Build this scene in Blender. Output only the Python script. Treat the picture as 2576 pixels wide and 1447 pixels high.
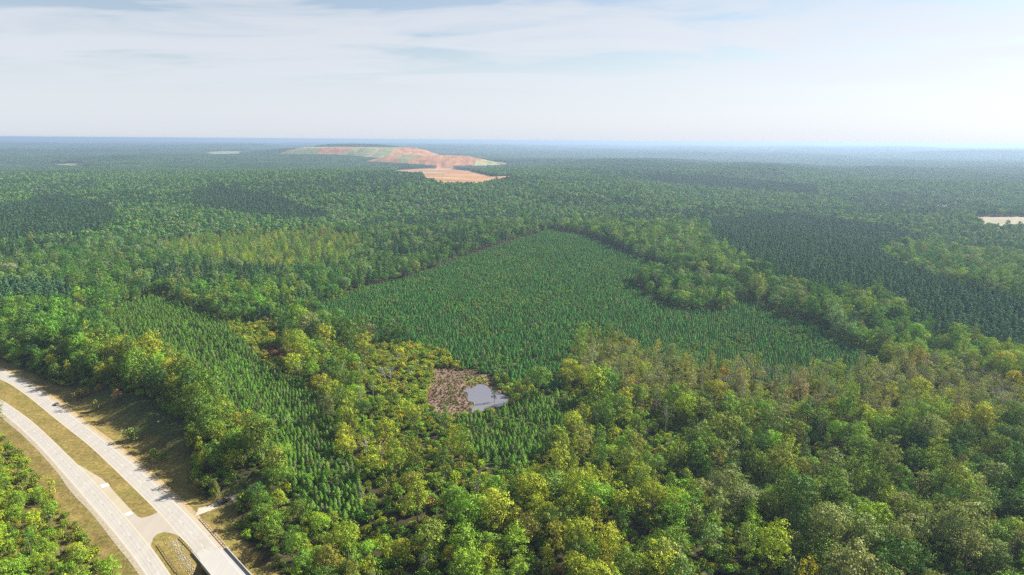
import bpy, bmesh, math, random
import numpy as np
from mathutils import Matrix, Vector, Euler

for o in list(bpy.data.objects):
    bpy.data.objects.remove(o)
scn = bpy.context.scene
C = scn.collection
R = math.radians
rng = np.random.default_rng(7)
random.seed(7)

# ------------------------------------------------------------------ camera, sky, sun, exposure
CAM_H = 160.0
F = 683.0                                   # focal length in pixels of a 1024 wide frame
ROLL = math.atan(7.2 / 1024)
PITCH = math.atan((287.5 - 140.1) / F)
cam = bpy.data.cameras.new('camera')
cam.sensor_width = 36.0
cam.lens = 36.0 * F / 1024
cam.clip_start = 1.0
cam.clip_end = 200000.0
camo = bpy.data.objects.new('camera', cam)
C.objects.link(camo)
camo.matrix_world = (Matrix.Translation((0, 0, CAM_H)) @ Matrix.Rotation(R(90) - PITCH, 4, 'X')
                     @ Matrix.Rotation(ROLL, 4, 'Z'))
scn.camera = camo

SUN_EL, SUN_AZ = R(37), R(64)               # azimuth from +Y towards +X
world = bpy.data.worlds.new('World')
scn.world = world
world.use_nodes = True
wn, wl = world.node_tree.nodes, world.node_tree.links
wn.clear()


def nd(tree, typ, **kw):
    n = tree.nodes.new(typ)
    for k, v in kw.items():
        if k.startswith('i_'):
            n.inputs[k[2:].replace('_', ' ')].default_value = v
        else:
            setattr(n, k, v)
    return n


WT = world.node_tree
sky = nd(WT, 'ShaderNodeTexSky', sky_type='NISHITA', sun_disc=False, sun_elevation=SUN_EL, sun_rotation=SUN_AZ,
         altitude=200.0, air_density=1.0, dust_density=.7, ozone_density=1.0)
# thin high cloud: noise on a plane at cloud height, so it runs on the same over the whole sky
tc = nd(WT, 'ShaderNodeTexCoord')
sep = nd(WT, 'ShaderNodeSeparateXYZ')
wl.new(tc.outputs['Generated'], sep.inputs[0])
zc = nd(WT, 'ShaderNodeMath', operation='MAXIMUM')
wl.new(sep.outputs['Z'], zc.inputs[0])
zc.inputs[1].default_value = 0.0
za = nd(WT, 'ShaderNodeMath', operation='ADD')
wl.new(zc.outputs[0], za.inputs[0])
za.inputs[1].default_value = 0.06
dx = nd(WT, 'ShaderNodeMath', operation='DIVIDE')
dy = nd(WT, 'ShaderNodeMath', operation='DIVIDE')
wl.new(sep.outputs['X'], dx.inputs[0]); wl.new(za.outputs[0], dx.inputs[1])
wl.new(sep.outputs['Y'], dy.inputs[0]); wl.new(za.outputs[0], dy.inputs[1])
cmb = nd(WT, 'ShaderNodeCombineXYZ')
wl.new(dx.outputs[0], cmb.inputs[0]); wl.new(dy.outputs[0], cmb.inputs[1])
mp = nd(WT, 'ShaderNodeMapping')
mp.inputs['Rotation'].default_value = (0, 0, R(-24))
mp.inputs['Scale'].default_value = (0.34, 0.62, 1)
mp.inputs['Location'].default_value = (3.1, 0.55, 0)
wl.new(cmb.outputs[0], mp.inputs[0])
n1 = nd(WT, 'ShaderNodeTexNoise', i_Scale=1.45, i_Detail=9.0, i_Roughness=0.56, i_Distortion=0.9)
wl.new(mp.outputs[0], n1.inputs['Vector'])
rmp = nd(WT, 'ShaderNodeValToRGB')
rmp.color_ramp.elements[0].position = 0.40
rmp.color_ramp.elements[1].position = 0.58
wl.new(n1.outputs['Fac'], rmp.inputs[0])
fd = nd(WT, 'ShaderNodeMapRange', interpolation_type='SMOOTHSTEP')
fd.inputs['From Min'].default_value = .045
fd.inputs['From Max'].default_value = .13
wl.new(sep.outputs['Z'], fd.inputs['Value'])
cfm = nd(WT, 'ShaderNodeMix', data_type='FLOAT')
wl.new(fd.outputs[0], cfm.inputs['Factor'])
cfm.inputs['A'].default_value = .30
cf = nd(WT, 'ShaderNodeMapRange')
cf.inputs['To Min'].default_value = 0.12
cf.inputs['To Max'].default_value = 0.97
wl.new(rmp.outputs['Color'], cfm.inputs['B'])
wl.new(cfm.outputs['Result'], cf.inputs['Value'])
# cloud brightness follows the sky behind it (brighter towards the sun), greyed
bw = nd(WT, 'ShaderNodeRGBToBW')
wl.new(sky.outputs[0], bw.inputs[0])
cl = nd(WT, 'ShaderNodeMath', operation='MULTIPLY_ADD')
wl.new(bw.outputs[0], cl.inputs[0])
cl.inputs[1].default_value = 0.30
cl.inputs[2].default_value = 5.0
ccol = nd(WT, 'ShaderNodeCombineColor')
for k, v in enumerate((.915, .970, 1.06)):
    m_ = nd(WT, 'ShaderNodeMath', operation='MULTIPLY')
    wl.new(cl.outputs[0], m_.inputs[0])
    m_.inputs[1].default_value = v
    wl.new(m_.outputs[0], ccol.inputs[k])
# optical depth grows with the slant path through the veil
pth = nd(WT, 'ShaderNodeMath', operation='DIVIDE')
wl.new(cf.outputs[0], pth.inputs[0]); wl.new(za.outputs[0], pth.inputs[1])
opq = nd(WT, 'ShaderNodeMath', operation='MULTIPLY'); wl.new(pth.outputs[0], opq.inputs[0]); opq.inputs[1].default_value = -.52
ex = nd(WT, 'ShaderNodeMath', operation='EXPONENT'); wl.new(opq.outputs[0], ex.inputs[0])
op1 = nd(WT, 'ShaderNodeMath', operation='SUBTRACT'); op1.inputs[0].default_value = 1.0; wl.new(ex.outputs[0], op1.inputs[1])
mx = nd(WT, 'ShaderNodeMix', data_type='RGBA')
wl.new(op1.outputs[0], mx.inputs['Factor'])
wl.new(sky.outputs[0], mx.inputs['A'])
wl.new(ccol.outputs[0], mx.inputs['B'])
bg = nd(WT, 'ShaderNodeBackground')
bg.inputs['Strength'].default_value = 0.05
wl.new(mx.outputs['Result'], bg.inputs['Color'])
wo = nd(WT, 'ShaderNodeOutputWorld')
wl.new(bg.outputs[0], wo.inputs['Surface'])

sl = bpy.data.lights.new('sun', 'SUN')
sl.energy = 5.0
sl.angle = R(0.53)
sl.color = (1.0, 0.93, 0.82)
so = bpy.data.objects.new('sun', sl)
C.objects.link(so)
sd = Vector((math.sin(SUN_AZ) * math.cos(SUN_EL), math.cos(SUN_AZ) * math.cos(SUN_EL), math.sin(SUN_EL)))
so.rotation_euler = (-sd).to_track_quat('-Z', 'Y').to_euler()
so.location = (400, 300, 500)

vs = scn.view_settings
vs.view_transform = 'Standard'
vs.look = 'None'
vs.gamma = 1.0
vs.use_curve_mapping = False
vs.exposure = 1.36
cy = scn.cycles
cy.use_denoising = False
cy.filter_width = 1.4
try:
    cy.sampling_pattern = 'BLUE_NOISE'
except Exception:
    pass
cy.max_bounces = 5
cy.diffuse_bounces = 1
cy.glossy_bounces = 2
cy.transmission_bounces = 3
cy.transparent_max_bounces = 4
cy.volume_bounces = 0
cy.sample_clamp_indirect = 4.0
HAZE_DENSITY = 1.0e-4

# ------------------------------------------------------------------ picture-to-ground tools
V = 1024 / 2575.0


def proj(x, y, z):
    x = np.asarray(x, float); y = np.asarray(y, float); z = np.asarray(z, float) - CAM_H
    cp, sp = math.cos(PITCH), math.sin(PITCH)
    d = y * cp - z * sp
    u = y * sp + z * cp
    d = np.where(d < 1, 1e-3, d)
    a, b = F * x / d, -F * u / d
    c, s = math.cos(ROLL), math.sin(ROLL)
    return 512 + c * a - s * b, 287.5 + s * a + c * b


def unproj(px, py, zf=None, zadd=0.0):
    c, s = math.cos(-ROLL), math.sin(-ROLL)
    a, b = px - 512, py - 287.5
    a, b = c * a - s * b, s * a + c * b
    cp, sp = math.cos(PITCH), math.sin(PITCH)
    Y, Z = F * cp - b * sp, -F * sp - b * cp
    z = 0.0
    for k in range(1 if zf is None else 12):
        t = (z - CAM_H) / Z
        x, y = a * t, Y * t
        if zf is not None:
            z = float(zf(np.array([x]), np.array([y]))[0]) + zadd
    return x, y


def vp(l):          # outline traced on the 2575 wide view of the photograph
    return [(x * V, y * V) for x, y in l]


def z1(l):          # traced on the enlarged lower left corner
    return [(x * .3917 * V, (880.1 + y * .3917) * V) for x, y in l]


def zr(l):          # traced on the enlarged crossover
    return [((400 + x / 5.06) / 3, (1440 + y / 5.06) / 3) for x, y in l]


def zp(l):          # traced on the enlarged pond
    return [((1250 + x / 8.04) / 3, (1080 + y / 8.04) / 3) for x, y in l]


def gnd(l, zf=None):
    return [unproj(x, y, zf) for x, y in l]


def inside(poly, x, y):
    p = np.asarray(poly)
    x0, y0 = p[:, 0], p[:, 1]
    x1, y1 = np.roll(x0, -1), np.roll(y0, -1)
    r = np.zeros(np.shape(x), bool)
    for a, b, c, d in zip(x0, y0, x1, y1):
        if b == d:
            continue
        t = ((b > y) != (d > y)) & (x < (c - a) * (y - b) / (d - b) + a)
        r ^= t
    return r


def smooth_line(pts, step=3.0):
    P = np.array(pts, float)
    P = np.vstack([2 * P[0] - P[1], P, 2 * P[-1] - P[-2]])
    out = []
    for i in range(1, len(P) - 2):
        p0, p1, p2, p3 = P[i - 1:i + 3]
        n = max(2, int(np.linalg.norm(p2 - p1) / step))
        for t in np.linspace(0, 1, n, endpoint=False):
            out.append(.5 * ((2 * p1) + (-p0 + p2) * t + (2 * p0 - 5 * p1 + 4 * p2 - p3) * t * t
                             + (-p0 + 3 * p1 - 3 * p2 + p3) * t ** 3))
    out.append(P[-2])
    return np.array(out)


def fair(line, n=6):
    L = np.array(line)
    for _ in range(n):
        M = L.copy()
        M[1:-1] = .25 * L[:-2] + .5 * L[1:-1] + .25 * L[2:]
        L = M
    return L


def dist_line(line, x, y):
    """distance to a polyline and side (+ left of travel)"""
    x = np.asarray(x, float); y = np.asarray(y, float)
    best = np.full(x.shape, 1e9); side = np.zeros(x.shape)
    A = np.asarray(line)
    for (ax, ay), (bx, by) in zip(A[:-1], A[1:]):
        ux, uy = bx - ax, by - ay
        L = ux * ux + uy * uy + 1e-9
        t = np.clip(((x - ax) * ux + (y - ay) * uy) / L, 0, 1)
        d = np.hypot(x - ax - t * ux, y - ay - t * uy)
        m = d < best
        best = np.where(m, d, best)
        side = np.where(m, np.sign(ux * (y - ay) - uy * (x - ax)), side)
    return best, side


def vnoise(x, y, wl, seed=0):
    x = np.asarray(x, float) / wl + seed * 17.3; y = np.asarray(y, float) / wl + seed * 9.1
    xi, yi = np.floor(x).astype(np.int64), np.floor(y).astype(np.int64)
    fx, fy = x - xi, y - yi
    fx, fy = fx * fx * fx * (fx * (fx * 6 - 15) + 10), fy * fy * fy * (fy * (fy * 6 - 15) + 10)

    def hsh(i, j):
        n = (i * 374761393 + j * 668265263 + seed * 974634777) & 0xffffffff
        n = ((n ^ (n >> 13)) * 1274126177) & 0xffffffff
        return ((n ^ (n >> 16)) & 0xffff) / 65535.0
    a, b, c, d = hsh(xi, yi), hsh(xi + 1, yi), hsh(xi, yi + 1), hsh(xi + 1, yi + 1)
    return (a + (b - a) * fx) + ((c + (d - c) * fx) - (a + (b - a) * fx)) * fy


def sstep(a, b, x):
    t = np.clip((np.asarray(x, float) - a) / (b - a), 0, 1)
    return t * t * (3 - 2 * t)


# ------------------------------------------------------------------ road lines on the ground (road level is z = 0)
NB_L = fair(smooth_line(gnd(z1([(-330, 60), (-160, 120), (0, 190), (60, 217), (180, 300), (300, 398), (420, 495), (560, 605), (700, 735),
                                (800, 832), (900, 930), (1015, 1045), (1130, 1175), (1240, 1300), (1360, 1447), (1560, 1700)]))))
NB_R = fair(smooth_line(gnd(z1([(-330, 5), (-160, 60), (0, 118), (110, 168), (240, 243), (380, 345), (500, 432), (600, 510), (735, 612), (850, 702),
                                (960, 797), (1050, 880), (1140, 962), (1235, 1052), (1330, 1150), (1440, 1270), (1600, 1447), (1830, 1700)]))))
SB_L = fair(smooth_line(gnd(z1([(-330, 230), (-160, 310), (0, 405), (60, 445), (150, 525), (240, 612), (330, 710), (420, 815), (500, 908), (580, 1003),
                                (680, 1118), (770, 1230), (850, 1330), (930, 1447), (1110, 1700)]))))
SB_R = fair(smooth_line(gnd(z1([(-330, 165), (-160, 230), (0, 315), (70, 358), (200, 452), (330, 570), (430, 668), (510, 745), (640, 880),
                                (800, 1058), (970, 1262), (1030, 1345), (1095, 1440), (1280, 1700)]))))
ROAD_C = .5 * (NB_R[np.linspace(0, len(NB_R) - 1, 60).astype(int)] + SB_L[np.linspace(0, len(SB_L) - 1, 60).astype(int)])
NB_C = .5 * (NB_R[np.linspace(0, len(NB_R) - 1, 60).astype(int)] + NB_L[np.linspace(0, len(NB_L) - 1, 60).astype(int)])
CREEK = np.array(gnd(zr([(500, 1620), (900, 1500), (1090, 1400), (1330, 1310), (1600, 1230), (1800, 1180)])))
POND_C = np.array(unproj(*vp([(1180, 990)])[0]))
WATER = np.array(gnd(zp([(1090, 715), (1250, 660), (1400, 610), (1520, 550), (1700, 600), (1800, 680), (1900, 730), (2180, 840), (2230, 930), (2170, 1020),
                         (2080, 1070), (1850, 1120), (1700, 1180), (1500, 1240), (1400, 1260), (1320, 1215), (1330, 1110), (1390, 1060), (1370, 990), (1260, 960),
                         (1210, 900), (1230, 790), (1200, 745)])))
MUD = np.array(gnd(zp([(430, 200), (650, 180), (1000, 240), (1330, 200), (1500, 300), (1780, 330), (1880, 480), (1990, 640), (2260, 820), (2280, 1000), (1900, 1180),
                       (1640, 1270), (1320, 1290), (1000, 1330), (560, 1420), (440, 1250), (330, 1040), (200, 1000), (230, 620), (380, 450)])))
DRIVE = np.array(gnd(zr([(880, 500), (1000, 480), (1150, 440), (1300, 385), (1460, 320), (1620, 265), (1800, 190)])))


def height(x, y):
    x = np.asarray(x, float); y = np.asarray(y, float)
    r = np.hypot(x, y)
    h = ((vnoise(x, y, 1400, 1) - .5) * 50 + (vnoise(x, y, 520, 2) - .5) * 26 + (vnoise(x, y, 190, 3) - .5) * 5) * sstep(420, 1500, r)
    h = h + (vnoise(x, y, 140, 4) - .5) * 4.0 * sstep(260, 420, r)
    h = h + ((vnoise(x, y, 5200, 5) - .5) * 60 + (vnoise(x, y, 2100, 6) - .5) * 44) * sstep(2500, 7000, r)
    # ridge behind the big plantation and its wooded strip
    h = h + 10 * np.exp(-(((x + 150) / 420) ** 2 + ((y - 1250) / 260) ** 2))
    # the land around pond and road is level
    pd = np.hypot(x - POND_C[0], y - POND_C[1])
    h = h * sstep(35, 130, pd) - 1.2 * (1 - sstep(20, 60, pd))
    near = (x > -420) & (x < 30) & (y > 150) & (y < 520)
    if near.any():
        xs, ys = x[near], y[near]
        d, _ = dist_line(ROAD_C, xs, ys)
        w = sstep(24, 90, d)
        hn = h[near] * w
        dn, sn = dist_line(NB_R, xs, ys)
        out = (sn > 0)                                        # forest side of the northbound lanes
        along = sstep(235, 300, ys)
        bank = -0.7 * sstep(2.5, 6, dn) + (6.5 * along - 3.2 * (1 - along) + .7) * sstep(6, 27, dn)
        bank = bank * (1 - sstep(45, 120, dn))
        hn = np.where(out, hn + bank, hn)
        dw, sw = dist_line(SB_L, xs, ys)
        hn = np.where(sw < 0, hn - .8 * sstep(2, 7, dw) + 1.6 * sstep(8, 25, dw), hn)
        dd, _ = dist_line(DRIVE, xs, ys)
        tdr = np.clip(((xs - DRIVE[0, 0]) * (DRIVE[-1, 0] - DRIVE[0, 0]) + (ys - DRIVE[0, 1]) * (DRIVE[-1, 1] - DRIVE[0, 1])) / ((DRIVE[-1] - DRIVE[0]) ** 2).sum(), 0, 1)
        wdr = sstep(3.0, 9.0, dd)
        hn = hn * wdr + (1.6 * tdr - .03) * (1 - wdr)
        dc, _ = dist_line(CREEK, xs, ys)
        hn = hn - 5.5 * (1 - sstep(2.0, 7.5, dc))
        h = h.copy()
        h[near] = hn
    # landfill mounds
    hill = 0

    def mound(cx, cy, a, b, ht, e=.42):
        q = np.sqrt(((x - cx) / a) ** 2 + ((y - cy) / b) ** 2)
        return ht * (1 - sstep(e, 1.0, q))
    lf = np.maximum(mound(-1300, 5900, 850, 520, 92, .5), mound(-590, 4950, 560, 330, 50, .35))
    lf = np.maximum(lf, mound(-1650, 7300, 900, 500, 92, .2))
    lf = np.maximum(lf, mound(-1900, 6800, 900, 600, 55, .2))
    m = lf > 0.5
    h = np.where(m, np.maximum(h * (1 - sstep(0, 20, lf)) + lf, h * .3), h)
    return h


# ------------------------------------------------------------------ land cover outlines (picture outlines laid on the ground)
P_MAIN = vp([(800, 756), (900, 716), (1010, 694), (1110, 659), (1250, 612), (1390, 570), (1480, 588), (1533, 610), (1628, 648), (1720, 676), (1801, 703),
             (1858, 737), (1944, 770), (2050, 806), (2131, 852), (2194, 880), (2250, 892), (2194, 912), (2107, 946), (1930, 950), (1868, 922), (1772, 920),
             (1695, 900), (1609, 882), (1552, 850), (1447, 856), (1430, 935), (1400, 965), (1300, 948), (1240, 928), (1160, 905), (1110, 872), (1030, 845), (940, 845), (880, 830)])
P_LEFT = vp([(270, 797), (300, 760), (338, 745), (384, 735), (433, 738), (482, 764), (537, 784), (579, 803), (638, 836), (651, 875), (677, 907), (716, 930), (765, 944),
             (800, 985), (830, 1050), (850, 1100), (900, 1180), (920, 1260), (880, 1300), (800, 1290), (735, 1225), (700, 1130), (640, 1085), (555, 1020), (508, 945),
             (465, 912), (358, 905), (293, 885), (265, 830)])
P_THIRD = vp([(1150, 1040), (1250, 1020), (1330, 990), (1400, 975), (1445, 1000), (1435, 1070), (1390, 1110), (1300, 1160), (1200, 1140), (1150, 1090)])
P_OLD_R = vp([(1785, 560), (1990, 540), (2240, 575), (2330, 610), (2200, 640), (2290, 690), (2420, 735), (2600, 775), (2600, 905), (2510, 885), (2443, 856), (2361, 848),
              (2299, 832), (2265, 782), (2145, 748), (2040, 740), (1968, 726), (1890, 688), (1872, 658), (1780, 615)])
P_OLD = [P_OLD_R, vp([(161, 491), (289, 530), (295, 569), (233, 591), (139, 599), (-30, 618), (-30, 530), (97, 499)]),
         vp([(480, 482), (560, 475), (700, 500), (830, 545), (800, 560), (650, 552), (480, 522)]),
         vp([(403, 410), (720, 415), (720, 431), (410, 426)]), vp([(1620, 440), (1800, 446), (2050, 470), (2060, 495), (1850, 480), (1640, 462)]),
         vp([(-30, 722), (120, 722), (200, 745), (140, 765), (-30, 772)])]
P_YELLOW = vp([(350, 600), (480, 560), (640, 545), (800, 580), (920, 600), (880, 655), (700, 685), (480, 655)])
P_ISLE = vp([(1602, 694), (1680, 690), (1770, 712), (1840, 738), (1832, 768), (1724, 770), (1647, 742), (1602, 712)])
P_HALF = vp([(1460, 865), (1620, 880), (1900, 935), (2110, 945), (2300, 905), (2420, 920), (2600, 985), (2600, 1060), (2300, 1060), (2000, 1040), (1800, 1010), (1600, 1005), (1470, 955)])
P_SCRUB = vp([(925, 850), (1100, 850), (1165, 870), (1165, 915), (1085, 925), (1070, 1040), (960, 1030), (930, 940)])
P_BRUSHY = vp([(560, 800), (690, 800), (720, 870), (730, 940), (660, 900)])
P_BANK = z1([(-200, 20), (0, 80), (80, 120), (230, 190), (420, 240), (560, 235), (700, 260), (870, 285), (960, 320), (1100, 420), (1190, 510), (1190, 620), (1240, 720),
             (1210, 800), (1240, 900), (1320, 960), (1400, 960), (1510, 930), (1540, 1000), (1520, 1130), (1560, 1250), (1600, 1350), (1720, 1460), (1500, 1470), (600, 400), (0, 60)])
P_LEFTWOOD = z1([(-300, 470), (0, 545), (110, 590), (190, 660), (270, 740), (330, 830), (400, 935), (460, 1010), (540, 1090), (610, 1190), (690, 1280), (740, 1370), (760, 1800), (-600, 1800)])
P_CLAY = [vp([(1000, 428), (1060, 424), (1120, 424), (1180, 430), (1240, 444), (1285, 442), (1295, 450), (1215, 469), (1120, 470), (1075, 458), (1060, 444), (990, 438)]),
          vp([(1095, 424), (1125, 408), (1240, 408), (1290, 415), (1255, 421), (1150, 421), (1130, 428)])]
P_FIELD = [vp([(515, 383), (545, 380), (610, 380), (600, 391), (540, 393)]), vp([(135, 411), (200, 411), (203, 423), (150, 422)]),
           vp([(2440, 545), (2600, 545), (2600, 585), (2480, 578)]), vp([(2320, 515), (2390, 517), (2392, 533), (2340, 528)]), vp([(1925, 376), (1960, 376), (1960, 379), (1930, 380)]),
           vp([(1590, 380), (1625, 380), (1620, 382), (1590, 382)])]
P_HEATH = vp([(660, 880), (710, 875), (725, 905), (690, 915)])


def landcover(x, y, h):
    """0 wood, 1 young pine, 2 tall pine, 3 island/strip, 4 scrub, 5 open, 6 yellow slim wood, 7 half-bare wood, 8 roadside wood, 9 heath"""
    z = np.zeros(np.shape(x), int)
    px, py = proj(x, y, h + 6.0)
    for p in P_OLD:
        z[inside(p, px, py)] = 2
    z[inside(P_YELLOW, px, py)] = 6
    z[inside(P_HALF, px, py)] = 7
    z[inside(P_SCRUB, px, py)] = 4
    for p in (P_MAIN, P_LEFT, P_THIRD):
        z[inside(p, px, py)] = 1
    z[inside(P_BRUSHY, px, py)] = 4
    z[inside(P_ISLE, px, py)] = 3
    bx, by = proj(x, y, h)
    z[inside(P_HEATH, bx, by)] = 9
    z[inside(P_LEFTWOOD, bx, by) & (x < 0)] = 8
    op = inside(P_BANK, bx, by) & (z != 8)
    for p in P_CLAY + P_FIELD:
        op |= inside(p, bx, by)
    z[op] = 5
    z[inside(MUD, x, y)] = 5
    near = (x > -460) & (x < 0) & (y < 560)
    if near.any():
        i = np.where(near)[0]
        d1, s1 = dist_line(NB_R, x[i], y[i])
        d2, s2 = dist_line(SB_L, x[i], y[i])
        on = ((s1 < 0) & (s2 > 0)) | (d1 < 9) | (d2 < 9)
        z[i[on]] = 5
        dd, _ = dist_line(DRIVE, x[i], y[i])
        z[i[dd < 7.5]] = 5
    lf = (np.sqrt(((x + 1300) / 850) ** 2 + ((y - 5900) / 520) ** 2) < .93) & (y < 6250)
    lf |= np.sqrt(((x + 590) / 560) ** 2 + ((y - 4950) / 330) ** 2) < .93
    z[lf] = 5
    return z


# ------------------------------------------------------------------ helpers: materials and meshes
def new_mat(name):
    m = bpy.data.materials.new(name)
    m.use_nodes = True
    m.node_tree.nodes.clear()
    return m, m.node_tree


def bsdf_mat(name, col, rough=.8, metallic=0.0, noise=0.12, scale=3.0, spec=.3):
    m, t = new_mat(name)
    b = nd(t, 'ShaderNodeBsdfPrincipled')
    b.inputs['Roughness'].default_value = rough
    b.inputs['Metallic'].default_value = metallic
    b.inputs['Specular IOR Level'].default_value = spec
    g = nd(t, 'ShaderNodeNewGeometry')
    n = nd(t, 'ShaderNodeTexNoise', i_Scale=scale, i_Detail=6.0, i_Roughness=.6)
    t.links.new(g.outputs['Position'], n.inputs['Vector'])
    mr = nd(t, 'ShaderNodeMapRange')
    mr.inputs['From Min'].default_value = .3
    mr.inputs['From Max'].default_value = .7
    mr.inputs['To Min'].default_value = 1 - noise
    mr.inputs['To Max'].default_value = 1 + noise
    t.links.new(n.outputs['Fac'], mr.inputs['Value'])
    vm = nd(t, 'ShaderNodeVectorMath', operation='SCALE')
    vm.inputs[0].default_value = col
    t.links.new(mr.outputs[0], vm.inputs['Scale'])
    t.links.new(vm.outputs[0], b.inputs['Base Color'])
    o = nd(t, 'ShaderNodeOutputMaterial')
    t.links.new(b.outputs[0], o.inputs['Surface'])
    return m


def mesh_np(name, verts, faces, mat=None, smooth=False):
    """faces: (n,k) int array or list"""
    me = bpy.data.meshes.new(name)
    verts = np.asarray(verts, np.float32)
    if isinstance(faces, np.ndarray):
        k = faces.shape[1]
        nf = len(faces)
        me.vertices.add(len(verts)); me.vertices.foreach_set('co', verts.ravel())
        me.loops.add(nf * k); me.loops.foreach_set('vertex_index', faces.astype(np.int32).ravel())
        me.polygons.add(nf)
        me.polygons.foreach_set('loop_start', np.arange(0, nf * k, k, dtype=np.int32))
        me.polygons.foreach_set('loop_total', np.full(nf, k, np.int32))
        me.update(calc_edges=True)
    else:
        me.from_pydata([tuple(map(float, v)) for v in verts], [], faces)
    if smooth:
        me.polygons.foreach_set('use_smooth', np.ones(len(me.polygons), bool))
    for m in (mat if isinstance(mat, (list, tuple)) else [mat]):
        if m:
            me.materials.append(m)
    me.update()
    return me


def link(name, data, parent=None, loc=None, rz=0.0):
    o = bpy.data.objects.new(name, data)
    C.objects.link(o)
    if parent:
        o.parent = parent
    if loc is not None:
        o.location = loc
    if rz:
        o.rotation_euler = (0, 0, rz)
    return o


def tag(o, label=None, cat=None, group=None, kind=None):
    if label:
        o['label'] = label
    if cat:
        o['category'] = cat
    if group:
        o['group'] = group
    if kind:
        o['kind'] = kind
    return o


class MB:
    """collects boxes, tubes and sheets; build() links them as one mesh object"""
    def __init__(s):
        s.v, s.f = [], []

    def box(s, c, d, rz=0.0, taper=1.0):
        i = len(s.v)
        ca, sa = math.cos(rz), math.sin(rz)
        for z in (-1, 1):
            for y in (-1, 1):
                for x in (-1, 1):
                    k = taper if z > 0 else 1
                    X, Y = x * d[0] / 2 * k, y * d[1] / 2 * k
                    s.v.append((c[0] + ca * X - sa * Y, c[1] + sa * X + ca * Y, c[2] + z * d[2] / 2))
        s.f += [tuple(i + k for k in q) for q in ((0, 2, 3, 1), (4, 5, 7, 6), (0, 1, 5, 4), (1, 3, 7, 5), (3, 2, 6, 7), (2, 0, 4, 6))]
        return s

    def tube(s, pts, rad, n=6, cap=True):
        pts = [Vector(p) for p in pts]
        i0 = len(s.v)
        for k, p in enumerate(pts):
            d = (pts[min(k + 1, len(pts) - 1)] - pts[max(k - 1, 0)]).normalized()
            u = d.cross(Vector((.3, .9, .2))).normalized()
            w = d.cross(u)
            r = rad[k] if isinstance(rad, (list, tuple)) else rad
            for j in range(n):
                a = 2 * math.pi * j / n
                s.v.append(tuple(p + u * (r * math.cos(a)) + w * (r * math.sin(a))))
        for k in range(len(pts) - 1):
            for j in range(n):
                a, b = i0 + k * n + j, i0 + k * n + (j + 1) % n
                s.f.append((a, b, b + n, a + n))
        if cap:
            s.f.append(tuple(i0 + j for j in range(n))[::-1])
            s.f.append(tuple(i0 + (len(pts) - 1) * n + j for j in range(n)))
        return s

    def strip(s, A, B, za, zb):
        """sheet between two lines"""
        i = len(s.v)
        n = len(A)
        s.v += [(p[0], p[1], za if np.isscalar(za) else za[k]) for k, p in enumerate(A)]
        s.v += [(p[0], p[1], zb if np.isscalar(zb) else zb[k]) for k, p in enumerate(B)]
        for k in range(n - 1):
            s.f.append((i + k, i + k + 1, i + n + k + 1, i + n + k))
        return s

    def mesh(s, name, mat, smooth=False):
        return mesh_np(name, s.v, s.f, mat, smooth)

    def build(s, name, mat, parent=None, loc=None, rz=0.0, smooth=False):
        return link(name, s.mesh(name, mat, smooth), parent, loc, rz)


# ------------------------------------------------------------------ ground
def axis_x():
    a = list(np.arange(0, 40, 3.5)) + list(np.arange(40, 300, 2.0))
    s = 3.0
    while a[-1] < 34000:
        s = min(s * 1.045, 12 if a[-1] < 1700 else 1e9)
        a.append(a[-1] + s)
    a = np.array(a)
    return np.concatenate([-a[:0:-1], a])


def axis_y():
    a = [-400., -200., -50., 60., 130.]
    s = 3.2
    while a[-1] < 60000:
        if 185 < a[-1] < 420:
            a.append(a[-1] + 2.0)
            continue
        if a[-1] > 560:
            s = min(s * 1.02, 34 if a[-1] < 7200 else 1e9)
        a.append(a[-1] + s)
    return np.array(a)


ax, ay = axis_x(), axis_y()
GX, GY = np.meshgrid(ax, ay)
gx, gy = GX.ravel(), GY.ravel()
gz = height(gx, gy)
nx, ny = len(ax), len(ay)
idx = np.arange(nx * ny).reshape(ny, nx)
gf = np.stack([idx[:-1, :-1], idx[:-1, 1:], idx[1:, 1:], idx[1:, :-1]], -1).reshape(-1, 4)
cover = landcover(gx, gy, gz)
col = np.empty((len(gx), 3)); col[:] = (0.050, 0.046, 0.020)
col[cover == 1] = (0.062, 0.080, 0.026)
col[cover == 4] = (0.10, 0.095, 0.03)
col[cover == 8] = (0.13, 0.10, 0.035)
col[cover == 9] = (0.20, 0.085, 0.03)
rr = np.hypot(gx, gy)
far = rr > 8500
vb = vnoise(gx, gy, 900, 21)
col[far] = np.stack([.028 + .03 * vb, .055 + .03 * vb, .030 + .012 * vb], -1)[far]
bpx, bpy_ = proj(gx, gy, gz)
opn = cover == 5
GRASS = np.array((0.205, 0.152, 0.050))
nearm = opn & (gx < 0) & (gy < 560) & (gx > -470)
col[nearm] = GRASS
i = np.where(nearm)[0]
dn, sn = dist_line(NB_R, gx[i], gy[i])
wv = (sstep(5, 22, dn) * (sn > 0))[:, None]
col[i] = GRASS * (1 - wv) + np.array((0.066, 0.074, 0.024)) * wv  # bank grass greener away from the road, and darkened: wood shade put into colour
m = inside(MUD, gx, gy)
mv = vnoise(gx, gy, 7, 41)[m][:, None]
col[m] = np.array((0.20, 0.135, 0.098)) * mv + np.array((0.14, 0.10, 0.062)) * (1 - mv)
gmask = m & (vnoise(gx, gy, 16, 42) > .66)
col[gmask] = (0.14, 0.145, 0.03)
for p in P_CLAY:
    m = inside(p, bpx, bpy_)
    q = vnoise(gx, gy * .25, 60, 43)[m][:, None]
    u = vnoise(gx * .4 + gy * .1, gy, 55, 44)[m][:, None]
    col[m] = (np.array((0.36, 0.165, 0.075)) * q + np.array((0.36, 0.235, 0.135)) * (1 - q)) * (.6 + .7 * u)
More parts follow.
